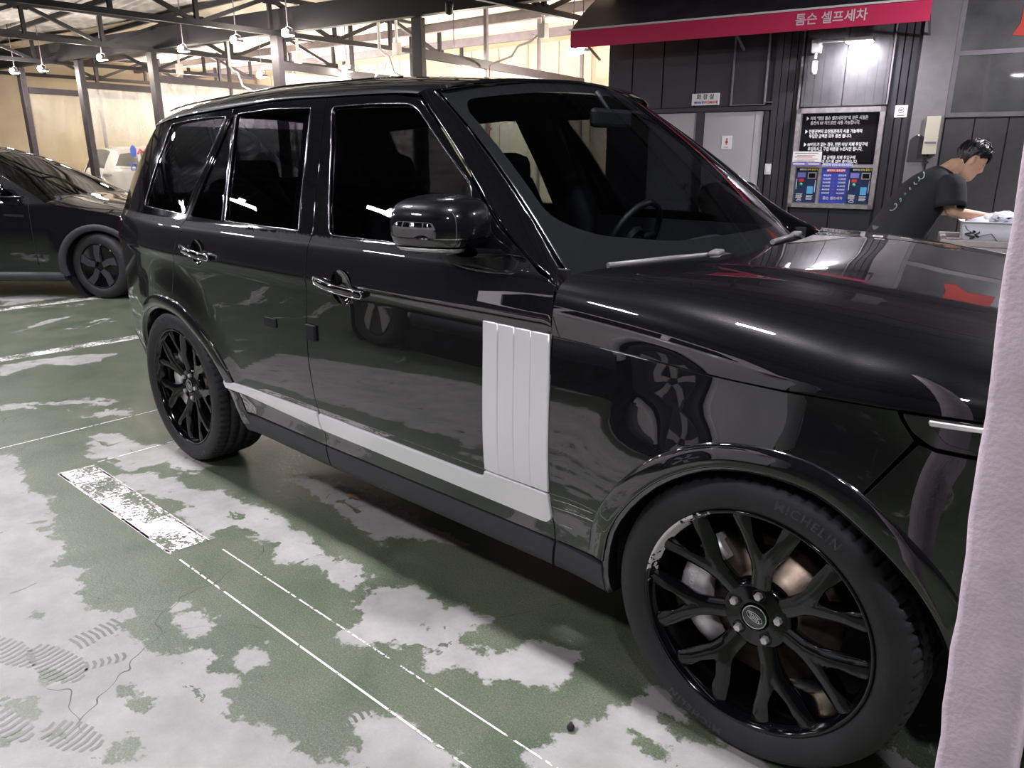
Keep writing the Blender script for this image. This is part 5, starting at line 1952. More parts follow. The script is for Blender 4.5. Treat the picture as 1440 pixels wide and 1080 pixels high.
for s0 in (-.53, .215):
    c = s0 + .155
    mb = MB()
    wbox(mb, s0, s0 + .305, .775, 1.285, .045, .085)
    mb.build('card_machine', M['navy'], t)
    mb = MB()
    wbox(mb, s0 + .005, s0 + .30, 1.235, 1.28, .085, .088)
    mb.build('machine_header', M['board'], t)
    wtext('machine_lettering', '세차카드', .030, M['white_print'], t, c - .06, 1.257, .0895, bold=.0005)
    wtext('machine_lettering', '판매·충전기', .030, M['yel'], t, c + .07, 1.257, .0895, bold=.0005)
    mb = MB()
    wbox(mb, c + .015, c + .135, 1.125, 1.22, .085, .10)
    mb.build('bill_slot_bezel', M['steel'], t)
    mb = MB()
    wbox(mb, c + .03, c + .12, 1.14, 1.205, .10, .104)
    mb.build('bill_slot', M['board'], t)
    mb = MB()
    wbox(mb, c - .135, c - .02, 1.145, 1.215, .085, .089)
    mb.build('display', M['lav'], t)
    mb = MB()
    wbox(mb, c - .11, c - .04, 1.08, 1.125, .085, .092)
    mb.build('card_label', M['red_print'], t)
    MB().lathe([(0, .015), (.02, .012), (.024, 0)], 14, wl(c - .075, 1.045, .085), WN).build('coin_button', M['green_p'], t)
    mb = MB()
    wbox(mb, c + .02, c + .105, .905, 1.015, .085, .090)
    mb.build('card_reader', M['sky'], t)
    mb = MB()
    wbox(mb, c - .145, c - .137, .97, 1.12, .085, .087)
    wbox(mb, c + .125, c + .133, .93, 1.11, .085, .087)
    for k in range(4):
        wbox(mb, c - .135, c - .04 - .01 * (k % 2), .895 - k * .018, .903 - k * .018, .085, .0865)
        wbox(mb, c + .015, c + .11 - .012 * (k % 2), .875 - k * .018, .883 - k * .018, .085, .0865)
    mb.build('small_print', M['white_print'], t)
    mb = MB()
    mb.tube([wl(c - .085 + .035 * math.cos(a), .805 + .012 * math.sin(a), .0865) for a in np.linspace(0, 6.2832, 15)[:-1]], .003, 5, True)
    mb.tube([wl(c - .105, .818, .0865), wl(c - .09, .832, .0865), wl(c - .07, .832, .0865), wl(c - .055, .818, .0865)], .003, 5)
    mb.build('car_symbol', M['white_print'], t)
mb = MB()
wbox(mb, -.60, -.19, 1.37, 1.52, .135, .139)
nb = mb.build('paper_notice', M['white_print'])
tag(nb, 'white paper notice stuck over the lower left of the instruction board', 'notice')
for k, z in enumerate((1.495, 1.465, 1.44, 1.41, 1.385)):
    mb = MB()
    wbox(mb, -.57 + .03 * (k % 2), -.24 - .04 * (k % 3), z - .004, z + .004, .139, .1395)
    mb.build('print_line', M['red_print'] if k in (1, 3) else M['black_print'], nb)
mb = MB()
wbox(mb, -.60, -.19, 1.315, 1.365, .135, .139)
t2 = mb.build('phone_strip', M['lav'])
tag(t2, 'lavender strip with red and white print under the paper notice', 'sticker')
for a, b, m_ in ((-.585, -.42, M['white_print']), (-.37, -.21, M['aw_text'])):
    mb = MB()
    wbox(mb, a, b, 1.332, 1.350, .139, .1395)
    mb.build('print_line', m_, t2)
mb = MB()
wbox(mb, -.165, .235, 1.30, 1.358, .08, .084)
t3 = mb.build('phone_plate', M['lav'])
tag(t3, 'lavender plate with the manager phone number across the kiosk middle', 'sign')
wtext('plate_lettering', '관리자 010-4183-5353', .046, M['white_print'], t3, .035, 1.328, .085, bold=.001)

# ------------------------------------------------------------------ rough mauve pillar close to the camera
M['pillar'] = mat('rough_mauve_pillar_paint', (.66, .54, .61), .85, bump=.22, bscale=140, var=.14, vscale=14)
pb = MB()
rows = []
for z in np.linspace(0, 4.4, 90):
    lx = .509 - .0427 * z
    wob = .0015 * math.sin(z * 23) + .001 * math.sin(z * 61)
    x0_, x1_, ya, yb = lx + wob, lx + .096 + wob * .5, -1.43, -1.335
    b = .010
    rows.append([(x0_ + b, ya, z), (x1_ - b, ya, z), (x1_ - b * .3, ya + b * .3, z), (x1_, ya + b, z), (x1_, yb, z), (x0_, yb, z), (x0_, ya + b, z), (x0_ + b * .3, ya + b * .3, z)])
pb.grid(rows, close_v=True)
tag(pb.build('pillar', M['pillar'], fix=True), 'rough mauve painted post standing right in front of the suv headlamp', 'pillar')

# ------------------------------------------------------------------ small things on the floor
lf = MB()
P = []
for t_ in np.linspace(0, 1, 9):
    wd = .017 * math.sin(math.pi * min(1, t_ * .96 + .02)) ** .8
    P.append([(-1.975 + .065 * t_, -.715 + wd * k + .012 * t_, .004 + .006 * abs(k) + .004 * math.sin(t_ * 5)) for k in (-1, -.5, 0, .5, 1)])
lf.grid(P)
lf = lf.build('fallen_leaf', mat('dry_brown_leaf', (.42, .25, .15), .6))
tag(lf, 'dry curled brown leaf on the floor below the front door sill', 'leaf')
MB().tube([(-1.975 + .065 * t_, -.715 + .012 * t_, .006 + .004 * math.sin(t_ * 5)) for t_ in np.linspace(-.25, 1, 8)], .001, 5).build('stem', lf.data.materials[0], lf)
cl = MB().lathe([(0, .002), (.008, .002), (.0105, .006), (.0105, .010), (.006, .013), (.004, .022), (0, .023)], 16, (-.36, -1.19, 0), (0, 0, 1)).build('push_clip', M['beam'])
tag(cl, 'small black plastic push clip lying on the floor near the front wheel', 'clip')
ch = MB().bbox((-.19, -.90, .004), (.020, .010, .008), .002).build('paint_chip', M['white_print'])
tag(ch, 'tiny white chip on the floor against the front tyre', 'chip')


# ------------------------------------------------------------------ simpler parked cars
def other_car(name, label, loc, rz, paint, P, glass, group=None):
    """P: profile dict. local x forward, origin under the front axle"""
    car = thing(name, label, 'car', loc, rz, group)
    hw, zb = P['hw'], P['belt']
    top = P['top']                       # (x, z) along the centre line from nose to tail
    tx = np.array([p[0] for p in top][::-1])
    tz = np.array([p[1] for p in top][::-1])
    xf, xr = P['xf'], P['xr']
    zk = pchip([.15, .25, .45, .70, zb - .08, zb, zb + .02, zb + .60], [hw - .08, hw - .035, hw - .005, hw, hw - .012, hw - .045, hw - .058, hw - .30])

    def Wc(x, z):
        w_ = zk(z)
        w_ = w_ - .55 * np.maximum(0, x - (xf - .75)) ** 2 - .45 * np.maximum(0, (xr + .8) - x) ** 2
        for cx in P['axles']:
            d = np.hypot((x - cx) / .58, (z - .33) / .58)
            w_ = w_ + .022 * (1 - sstep(.60, 1.0, d))
        return np.maximum(w_, .05)

    def Zt(x):
        return np.interp(x, tx, tz)
    for s in (-1, 1):
        def sf(x, z, s=s):
            return np.stack([x, s * Wc(x, z), z], -1)
        ar = P['arch']
        out = []
        for cx in P['axles'][::-1]:
            for g in np.linspace(math.pi + .25, -.25, 17):
                out.append((cx + ar * math.cos(g), .34 + ar * math.sin(g)))
        low = [(xr + .05, .42)] + out + [(xf - .06, .30), (xf, .5)]
        up = [(x, z - P['crown'](x)) for x, z in top]
        poly = low + up[1:-1] + [(xr, .62)]
        body = panel('body_side', poly, sf, (0, s, 0), paint, car, holes=P['win'], grid=.08, gap=.002)
        for wv in P['win']:
            panel('window_glass', wv, lambda x, z, s=s: np.stack([x, s * (Wc(x, z) - .008), z], -1), (0, s, 0), glass, body, grid=.1, gap=-.006, depth=0)
        for xx in P['cuts']:
            MB().tube([(xx, s * (float(Wc(xx, z)) + .0005), z) for z in np.linspace(.36, zb - .01, 9)], .003, 5).build('door_seam', M['beam'], body)
            q = [(xx - .26, zb - .17), (xx - .06, zb - .18)]
            MB().bar(*[(a, s * (float(Wc(a, b)) + .004), b) for a, b in q], .008, .022).build('door_handle', M['beam'] if P['dark'] else M['chrome'], body)
        MB().tube([(x, s * (float(Wc(x, zb)) + .004), zb + .012) for x in np.linspace(P['belt_x'][0], P['belt_x'][1], 12)], .006, 5).build('belt_trim', M['trim_dark'], body)
        for cx in P['axles']:
            MB().grid([[(cx + (ar + k) * math.cos(g), s * (float(Wc(cx + ar * math.cos(g), .34 + ar * math.sin(g))) + o), .34 + (ar + k) * math.sin(g)) for k, o in ((-.012, -.03), (-.004, .006), (.05, .008), (.058, -.004))] for g in np.linspace(-.25, math.pi + .25, 25)]).build('arch_trim', M['plastic'] if P['dark'] else paint, car)
            MB().lathe([(.02, .0), (ar + .02, 0), (ar + .03, .36)], 24, (cx, s * (hw - .40), .34), (0, s, 0)).build('wheel_arch_liner', M['dark'], car)
        MB().tube([(x, s * (hw - .045), .24) for x in np.linspace(P['axles'][1] + ar + .02, P['axles'][0] - ar - .02, 8)], .055, 8).build('sill', M['plastic'], car)
        mp = part('door_mirror', car, (P['mir'], s * (hw + .06), zb + .09))
        Q = [[(.055 * k * math.cos(a) * 1.1, s * .12 * t_, .075 * k * math.sin(a)) for a in np.linspace(0, 6.2832, 15)[:-1]] for t_, k in ((-.9, .55), (-.6, .9), (0, 1), (.6, .95), (.9, .7), (1, .05))]
        MB().grid(Q, close_v=True).build('mirror_cap', paint if not P['dark'] else M['gloss_black'], mp, fix=True)
        MB().bar((-.062, s * -.09, -.01), (-.062, s * .09, -.01), .004, .10).build('mirror_glass', M['mirror'], mp)
        for i, cx in enumerate(P['axles']):
            wp = part('wheel', car, (cx, s * (hw - .11), .345), (0, 0, (0 if s < 0 else math.pi) + (P['steer'] if i == 0 else 0)))
            MB().lathe([(.235, .10), (.25, .112), (.29, .118), (.325, .108), (.343, .085), (.345, .04), (.345, -.08), (.32, -.11), (.235, -.10)], 48, (0, 0, 0), (0, -1, 0)).build('tyre', M['rubber'], wp)
            MB().lathe([(.0, .080), (.06, .082), (.12, .085), (.215, .098), (.235, .104), (.238, .09)], 48, (0, 0, 0), (0, -1, 0)).build('wheel_cover', M['rim_black'] if P['dark'] else M['plastic'], wp)
            for k in range(5):
                a = k * 2 * math.pi / 5 + .3
                ca, sa = math.cos(a), math.sin(a)
                pts = [(.05, .028), (.13, .045), (.222, .035), (.222, -.05), (.13, -.02), (.05, -.028)]
                MB().prism([(u * ca - v * sa, u * sa + v * ca) for u, v in pts], .085, .108, lambda u, v, h: (u, -h, v)).build('spoke', M['plastic'] if P['dark'] else M['nut'], wp, fix=True)

    # skin along the centre line, split into body sections
    def skin(nm, a, b, m, off=0.0, n=14, par=car):
        rows = []
        for x, z in zip(np.interp(np.linspace(0, 1, n), np.linspace(0, 1, b - a + 1), [p[0] for p in top[a:b + 1]]), np.interp(np.linspace(0, 1, n), np.linspace(0, 1, b - a + 1), [p[1] for p in top[a:b + 1]])):
            cr = P['crown'](x)
            we = float(Wc(x, z - cr))
            rows.append([(x - .05 * (abs(q) ** 3) * (1 if x > -1 else -1) * (0 if P['crown'](x) > .03 else 1), q * we, z - cr + cr * (1 - abs(q) ** 3) + off) for q in np.linspace(-1, 1, 25)])
        return MB().grid(rows).build(nm, m, par, fix=True)
    i1, i2, i3, i4, i5 = P['idx']
    fr = skin('front_bumper', 0, i1, paint)
    skin('hood', i1, i2, paint)
    wsd = skin('windshield', i2, i3, glass)
    skin('roof', i3, i4, P.get('roofm', paint))
    skin('rear_window', i4, i5, glass)
    skin('tail', i5, len(top) - 1, paint)
    for s in (-1, 1):
        hl = [(xf - .03 - .0 * k, s * (hw - .45 + .06 * k), P['lamp_z'] + .02 * k) for k in range(6)]
        MB().tube([(float(xf - .02 - .35 * (k / 6) ** 2.2), s * (hw - .50 + .055 * k), P['lamp_z'] + .008 * k) for k in range(7)], [.03, .045, .05, .05, .045, .04, .02], 8).build('headlamp', M['lamp_white'], car)
        MB().tube([(xr + .01 + .12 * (k / 5) ** 2, s * (hw - .35 + .055 * k), P['lamp_z'] + .14) for k in range(6)], [.02, .04, .045, .045, .04, .02], 8).build('tail_lamp', M['tail'], car)
    MB().bbox((sum(P['axles']) / 2, 0, .33), (xf - xr - .7, hw * 1.35, .22), .03).build('underbody', M['dark'], car)
    MB().box((sum(P['axles']) / 2 - .2, 0, zb - .28), (xf - xr - 2.0, hw * 1.7, .03)).build('cabin_floor', M['dark'], car)
    for s in (-1, 1):
        MB().bbox((sum(P['axles']) / 2 + .05, s * .38, zb + .12), (.12, .44, .60), .05).build('seat', M['seat'], car)
    MB().bbox((P['axles'][0] - .62, 0, zb - .05), (.35, hw * 1.5, .12), .03).build('dashboard', M['seat'], car)
    return car


M['lamp_white'] = mat('pale_lamp_lens', (.75, .75, .78), .08, coat=1.0)
M['glass_gen'] = glass_mat('grey_car_glass', (.22, .23, .25), ior=1.52)
CROSS = dict(hw=.945, belt=1.045, xf=.86, xr=-3.83, axles=(0, -2.89), arch=.385, dark=True, steer=R(-14), mir=-.93, lamp_z=.66,
             top=[(.86, .30), (.88, .50), (.84, .66), (.74, .75), (.45, .875), (.10, .955), (-.28, 1.015), (-.48, 1.055), (-.85, 1.265), (-1.30, 1.475), (-1.60, 1.56), (-2.00, 1.615), (-2.60, 1.585), (-3.05, 1.48), (-3.45, 1.29), (-3.68, 1.14), (-3.80, 1.06), (-3.84, .80), (-3.82, .45)],
             idx=(3, 7, 10, 12, 15), crown=lambda x: .03 if x > .70 or x < -3.66 else (.055 if x > -.48 else .06),
             win=[[(-.80, 1.065), (-1.12, 1.245), (-1.42, 1.395), (-1.70, 1.475), (-1.88, 1.495), (-1.84, 1.065)], [(-1.95, 1.065), (-1.96, 1.50), (-2.50, 1.475), (-2.85, 1.38), (-3.20, 1.20), (-3.22, 1.13), (-2.95, 1.075)]],
             cuts=(-.66, -1.88), belt_x=(-.72, -3.2), roofm=M['gloss_black'])
other_car('crossover', 'black crossover with steered front wheel, half hidden behind the tail of the suv', (-8.49, 1.24, 0), R(41.5), M['paint'], CROSS, M['glass_gen'])
SUVP = dict(hw=.95, belt=1.12, xf=.88, xr=-3.78, axles=(0, -2.80), arch=.40, dark=False, steer=0.0, mir=-.98, lamp_z=.82,
            top=[(.86, .30), (.90, .55), (.88, .80), (.80, .95), (.50, 1.04), (.10, 1.09), (-.35, 1.12), (-.52, 1.15), (-.90, 1.40), (-1.25, 1.60), (-1.55, 1.68), (-2.20, 1.72), (-3.10, 1.69), (-3.50, 1.62), (-3.66, 1.35), (-3.74, 1.15), (-3.80, 1.05), (-3.82, .75), (-3.80, .45)],
            idx=(3, 7, 10, 13, 15), crown=lambda x: .03 if x > .70 or x < -3.70 else .06,
            win=[[(-.95, 1.145), (-1.20, 1.36), (-1.45, 1.545), (-1.92, 1.575), (-1.90, 1.145)], [(-2.0, 1.145), (-2.02, 1.575), (-2.78, 1.555), (-2.82, 1.155)], [(-2.90, 1.16), (-2.88, 1.55), (-3.30, 1.50), (-3.48, 1.20)]],
            cuts=(-.70, -1.95), belt_x=(-.85, -3.5))
M['white_paint'] = mat('white_car_paint', (.72, .70, .71), .25, coat=.8)
other_car('white_suv', 'white suv inside the wash bay, seen through the misted partition', (-21.75, 9.5, 0), R(90), M['white_paint'], SUVP, M['glass_gen'])
HATCH = dict(SUVP)
other_car('white_hatchback', 'white car with its nose at the bay mouth, beyond the black crossover', (-19.15, 7.3, 0), R(-88), M['white_paint'], HATCH, M['glass_gen'])
other_car('white_pickup_suv', 'white suv parked across the drive, mirrored in the doors of the black suv', (-4.3, -4.25, 0), R(180), M['white_paint'], SUVP, M['glass_gen'])

# ------------------------------------------------------------------ the man bending over the wash table
M['skin'] = mat('skin', (.62, .36, .25), .5, var=.08, vscale=12)
M['hair'] = mat('black_hair', (.008, .007, .008), .42)
M['tee'] = mat('black_cotton_shirt', (.016, .016, .020), .85, bump=.25, bscale=25)
M['jeans'] = mat('grey_blue_denim', (.13, .14, .17), .8, bump=.2, bscale=200)
M['script'] = mat('pale_blue_shirt_print', (.45, .58, .62), .6)


def skin_body(verts, edges, radii, root=0, sub=1):
    me = bpy.data.meshes.new('sk')
    me.from_pydata(verts, edges, [])
    o = bpy.data.objects.new('sk', me)
    COL.objects.link(o)
    md = o.modifiers.new('s', 'SKIN')
    md.use_smooth_shade = True
    for i, sv in enumerate(me.skin_vertices[0].data):
        r = radii[i]
        sv.radius = r if hasattr(r, '__len__') else (r, r)
        sv.use_root = (i == root)
    sb = o.modifiers.new('b', 'SUBSURF')
    sb.levels = sub
    sb.render_levels = sub
    dg = bpy.context.evaluated_depsgraph_get()
    res = bpy.data.meshes.new_from_object(o.evaluated_get(dg))
    bpy.data.objects.remove(o)
    return res


def remesh(mbs, voxel, smooth=3):
    """join mesh data blocks / MB lists and fuse them to one continuous surface"""
    vs, fs = [], []
    for me in mbs:
        o = len(vs)
        if isinstance(me, MB):
            vs += me.v
            fs += [tuple(i + o for i in f) for f in me.f]
        else:
            vs += [tuple(v.co) for v in me.vertices]
            fs += [tuple(i + o for i in p.vertices) for p in me.polygons]
    me = bpy.data.meshes.new('rm')
    me.from_pydata(vs, [], fs)
    o = bpy.data.objects.new('rm', me)
    COL.objects.link(o)
    r = o.modifiers.new('r', 'REMESH')
    r.mode = 'VOXEL'
    r.voxel_size = voxel
    r.use_smooth_shade = True
    s_ = o.modifiers.new('s', 'SMOOTH')
    s_.factor = .5
    s_.iterations = smooth
    dg = bpy.context.evaluated_depsgraph_get()
    res = bpy.data.meshes.new_from_object(o.evaluated_get(dg))
    bpy.data.objects.remove(o)
    for p in res.polygons:
        p.use_smooth = True
    return res


man = thing('person', 'young man in a loose black t-shirt bending over a white basin at the wash table', 'person', (-.90, 3.31, 0), R(38))
# local frame: +x the way he faces, +y his left, z up
J = {}
V_, E_, R_ = [], [], []


def joint(n, p, r, par=None):
    J[n] = len(V_)
    V_.append(p)
    R_.append(r)
    if par:
        E_.append((J[par], J[n]))


joint('pelvis', (.0, 0, .90), (.15, .11))
joint('waist', (.05, 0, 1.04), (.135, .10), 'pelvis')
joint('chest', (.155, 0, 1.22), (.15, .105), 'waist')
joint('collar', (.225, 0, 1.335), (.085, .075), 'chest')
joint('neck', (.285, 0, 1.385), .056, 'collar')
joint('skull', (.335, 0, 1.425), .060, 'neck')
for s, nm in ((-1, 'r'), (1, 'l')):
    joint('sh' + nm, (.205, s * .185, 1.29), .062, 'chest')
    if s < 0:
        el, wr = (.205, -.235, 1.10), (.470, -.20, 1.072)
    else:
        el, wr = (.245, .255, 1.09), (.50, .130, 1.075)
    joint('el' + nm, el, .043, 'sh' + nm)
    joint('fa' + nm, tuple((Vector(el) * .62 + Vector(wr) * .38)), .041, 'el' + nm)
    joint('wr' + nm, wr, .027, 'fa' + nm)
    d = (Vector(wr) - Vector(el)).normalized()
    dn = Vector((d.x, d.y, d.z - .25)).normalized()
    palm = Vector(wr) + dn * .055
    joint('pa' + nm, tuple(palm), (.036, .018), 'wr' + nm)
    side_ = Vector((-dn.y, dn.x, 0)).normalized()
    for k, (off, ln) in enumerate(((-.030, .066), (-.010, .078), (.011, .073), (.031, .058))):
        b0 = palm + side_ * off + dn * .022
        m0 = b0 + dn * ln * .5 + Vector((0, 0, -.008))
        t0 = b0 + dn * ln * .85 + Vector((0, 0, -.034))
        joint('f%s%da' % (nm, k), tuple(b0), .0115, 'pa' + nm)
        joint('f%s%db' % (nm, k), tuple(m0), .0095, 'f%s%da' % (nm, k))
        joint('f%s%dc' % (nm, k), tuple(t0), .008, 'f%s%db' % (nm, k))
    th = palm - dn * .02 + side_ * (s * -.034)
    joint('t%sa' % nm, tuple(th), .012, 'pa' + nm)
    joint('t%sb' % nm, tuple(th + dn * .035 + side_ * (s * -.018) + Vector((0, 0, -.018))), .010, 't%sa' % nm)
    joint('t%sc' % nm, tuple(th + dn * .058 + side_ * (s * -.014) + Vector((0, 0, -.036))), .0085, 't%sb' % nm)
    joint('hip' + nm, (-.01, s * .095, .86), .100, 'pelvis')
    joint('kn' + nm, (.035, s * .11, .48), .062, 'hip' + nm)
    joint('cf' + nm, (.0, s * .112, .34), .058, 'kn' + nm)
    joint('an' + nm, (-.03, s * .115, .085), .040, 'cf' + nm)
    joint('ball' + nm, (.085, s * .125, .035), (.042, .028), 'an' + nm)
    joint('toe' + nm, (.15, s * .13, .030), (.034, .020), 'ball' + nm)
body_me = skin_body(V_, E_, R_)

# head: profile rings along the face axis, nose down
HP = Matrix.Translation((.405, 0, 1.435)) @ Matrix.Rotation(R(33), 4, 'Y') @ Matrix.Rotation(R(-6), 4, 'Z')


def head_pts():
    rows = []
    Z = [-.128, -.122, -.110, -.092, -.072, -.050, -.028, -.005, .020, .045, .070, .095, .115, .122]
    for z in Z:
        t = (z + .128) / .25
        back = np.interp(z, [-.128, -.09, -.05, 0, .06, .10, .122], [.01, -.035, -.075, -.098, -.092, -.06, -.005])
        front = np.interp(z, [-.128, -.115, -.09, -.06, -.02, .03, .07, .10, .122], [.070, .088, .090, .086, .085, .090, .080, .050, .005])
        hw_ = np.interp(z, [-.128, -.11, -.08, -.04, .0, .05, .09, .122], [.018, .040, .056, .066, .072, .076, .060, .008])
        row = []
        for a in np.linspace(0, 2 * math.pi, 37)[:-1]:
            ca, sa = math.cos(a), math.sin(a)
            cx = (front + back) / 2
            x = cx + (front - back) / 2 * spow(ca, .9)
            y = hw_ * spow(sa, .9)
            fr = max(0, ca) ** 10
            # nose, brow, lips, eye sockets, chin
            x += .026 * math.exp(-((z + .028) / .020) ** 2) * max(0, ca) ** 60 + .016 * math.exp(-((z + .008) / .022) ** 2) * max(0, ca) ** 60
            x += .007 * math.exp(-((z - .022) / .010) ** 2) * fr
            x += .006 * math.exp(-((z + .067) / .007) ** 2) * max(0, ca) ** 22 + .006 * math.exp(-((z + .080) / .007) ** 2) * max(0, ca) ** 22
            x -= .007 * math.exp(-((z - .004) / .010) ** 2) * math.exp(-((abs(y) - .032) / .016) ** 2) * (1 if ca > 0 else 0)
            row.append((x, y, z))
        rows.append(row)
    return rows


def head_rows_dense():
    global_rows = []
    return global_rows


rows = head_pts()
hd = MB()
hd.grid([[tuple(HP @ Vector(p)) for p in r] for r in rows], close_v=True)
hd.f.append(tuple(range(36)))
hd.f.append(tuple(len(rows) * 36 - 36 + j for j in range(36)))
hd.sm += [True, True]
hb = bpy.data.meshes.new('h')
hb.from_pydata(hd.v, [], hd.f)
bmh = bmesh.new()
bmh.from_mesh(hb)
bmesh.ops.subdivide_edges(bmh, edges=bmh.edges[:], cuts=1, use_grid_fill=True)
bmesh.ops.recalc_face_normals(bmh, faces=bmh.faces)
bmh.to_mesh(hb)
bmh.free()
ears = MB()
for s in (-1, 1):
    P = []
    for t_ in np.linspace(-1, 1, 7):
        k = max(.05, 1 - abs(t_) ** 2.5)
        P.append([tuple(HP @ Vector((-.012 + .017 * k * math.cos(a) - .006 * t_, s * (.073 + .010 * math.sin(a) * (1 if math.sin(a) > 0 else .6)), -.012 + .031 * t_))) for a in np.linspace(0, 6.2832, 11)[:-1]])
    ears.grid(P, close_v=True)
    for e in (0, 6):
        ears.f.append(tuple(e * 10 + j + (len(ears.v) - 70) for j in range(10)))
        ears.sm.append(True)
nk = MB().tube([(.255, 0, 1.36), (.31, 0, 1.395), tuple(HP @ Vector((-.02, 0, -.06)))], [.058, .054, .052], 16)
body = link('body', remesh([body_me, hb, ears, nk], .0065, 2), M['skin'], man)
# hair: cap with tousled tufts
hr = MB()
rows = []
for th_ in np.linspace(0, 1, 16):
    row = []
    for a in np.linspace(0, 2 * math.pi, 49)[:-1]:
        ca, sa = math.cos(a), math.sin(a)
        low = .048 if ca > .55 else (.010 if ca > .05 else (-.035 if ca > -.5 else -.075))
        low = float(np.interp(ca, [-1, -.55, -.35, -.1, .15, .45, .7, 1], [-.080, -.068, -.020, .020, .012, .026, .046, .048]))
        z = .140 - (.140 - low) * th_
        zz = min(max(z, -.1), .121)
        back = np.interp(zz, [-.09, -.05, 0, .06, .10, .122], [-.040, -.080, -.106, -.100, -.068, -.02])
        front = np.interp(zz, [-.02, .03, .07, .10, .122], [.088, .096, .088, .060, .02])
        hw_ = np.interp(zz, [-.08, -.04, .0, .05, .09, .122], [.060, .071, .080, .084, .070, .02])
        if th_ < .02:
            back, front, hw_ = -.02, .02, .02
        tuft = .007 * math.sin(a * 17 + th_ * 9) + .006 * math.sin(a * 29 - th_ * 14) + .006 * rng.random()
        row.append(tuple(HP @ Vector(((front + back) / 2 + ((front - back) / 2 + tuft) * ca, (hw_ + tuft) * sa, z + .006 + tuft * .8))))
    rows.append(row)
hr.grid(rows, close_v=True)
for k in range(150):
    a = rng.uniform(0, 2 * math.pi)
    ph = rng.uniform(.05, 1.25)
    n = Vector((math.cos(a) * math.sin(ph), math.sin(a) * math.sin(ph) * .85, math.cos(ph)))
    b0 = Vector((-.005, 0, .025)) + Vector((n.x * .094, n.y * .088, n.z * .108))
    if b0.x > .055 and b0.z < .05:
        continue
    sw_ = Vector((.6, rng.uniform(-.5, .5), -.1))
    tg_ = (sw_ - n * sw_.dot(n)).normalized()
    pts = [b0, b0 + tg_ * .022 + n * .010, b0 + tg_ * .045 + n * .006]
    hr.tube([tuple(HP @ p) for p in pts], [.007, .0055, .001], 5)
hr.build('hair', M['hair'], man, fix=True)
# brow and eye marks
fc = MB()
for s in (-1, 1):
    fc.tube([tuple(HP @ Vector((.090 - .006 * t_, s * (.016 + .034 * t_), .021 + .004 * math.sin(t_ * 3)))) for t_ in np.linspace(0, 1, 5)], .0035, 5)
    fc.tube([tuple(HP @ Vector((.083 - .008 * t_, s * (.019 + .026 * t_), .003))) for t_ in np.linspace(0, 1, 5)], .0022, 5)
fc.build('eyebrows', M['hair'], man)


def rings(specs, n=28, e=.75):
    """specs: (centre, dir, half width y, half depth)"""
    rows = []
    for c, d, hy, hx in specs:
        d = Vector(d).normalized()
        sx = Vector((d.z, 0, -d.x)).normalized()
        rows.append([tuple(Vector(c) + sx * (hx * spow(math.cos(a), e)) + Vector((0, 1, 0)) * (hy * spow(math.sin(a), e))) for a in np.linspace(0, 2 * math.pi, n + 1)[:-1]])
    return rows


sp = [((-.055, 0, .845), (.1, 0, 1), .225, .165), ((-.035, 0, .90), (.2, 0, 1), .222, .163), ((.01, 0, 1.00), (.35, 0, 1), .215, .155), ((.07, 0, 1.11), (.45, 0, 1), .212, .148), ((.14, 0, 1.22), (.5, 0, 1), .215, .138), ((.185, 0, 1.285), (.5, 0, 1), .205, .115), ((.215, 0, 1.330), (.55, 0, 1), .15, .088), ((.243, 0, 1.362), (.6, 0, 1), .082, .068)]
rows = rings(sp)
rows2 = []
for i, row in enumerate(rows):
    rows2.append([(p[0] + .007 * math.sin(j * 1.9 + i * .8) * (1 - i / 8), p[1] + .005 * math.sin(j * 2.7 + i) * (1 - i / 8), p[2]) for j, p in enumerate(row)])
tee = MB().grid(rows2, close_v=True)
for s, el in ((-1, V_[J['elr']]), (1, V_[J['ell']])):
    sh = Vector(V_[J['shr' if s < 0 else 'shl']])
    el = Vector(el)
    P = []
    for t_, r_ in ((-.25, .05), (-.08, .082), (.15, .090), (.4, .093), (.65, .095), (.84, .096), (.83, .088)):
        c = sh.lerp(el, t_) + Vector((0, s * .006, .0))
        d, a_, b_ = frame_of(el - sh, (1, 0, 0))
        P.append([tuple(c + a_ * (r_ * .85 * math.cos(g)) + b_ * (r_ * 1.05 * math.sin(g))) for g in np.linspace(0, 6.2832, 19)[:-1]])
    tee.grid(P, close_v=True)
tee = tee.build('tshirt', M['tee'], man, fix=True)
# pale script across the shoulder blades and a small white hem print
pts = []
for t_ in np.linspace(0, 1, 60):
    c = Vector((.165 - .25 * t_ * .75, -.10 + .02 * math.sin(t_ * 30), 1.335 - .30 * t_ * .75))
    nrm = Vector((-.80, -.35, .48)).normalized()
    pts.append(tuple(Vector((.075 - .175 * t_ + .012 * math.sin(t_ * 42), -.085 + .012 * math.cos(t_ * 38), 1.338 - .235 * t_ + .014 * math.cos(t_ * 42))) + nrm * .012))
MB().tube(pts, .0035, 5).build('shirt_script', M['script'], tee)
pts = [(.235 + .02 * math.sin(t_ * 20), -.05 + .09 * t_, 1.20 - .06 * t_) for t_ in np.linspace(0, 1, 20)]
MB().tube(pts, .004, 5).build('chest_script', M['script'], tee)
MB().bar((.05, -.226, .905), (.095, -.228, .90), .003, .010).bar((.05, -.226, .888), (.085, -.228, .884), .003, .007).build('hem_print', M['white_print'], tee)
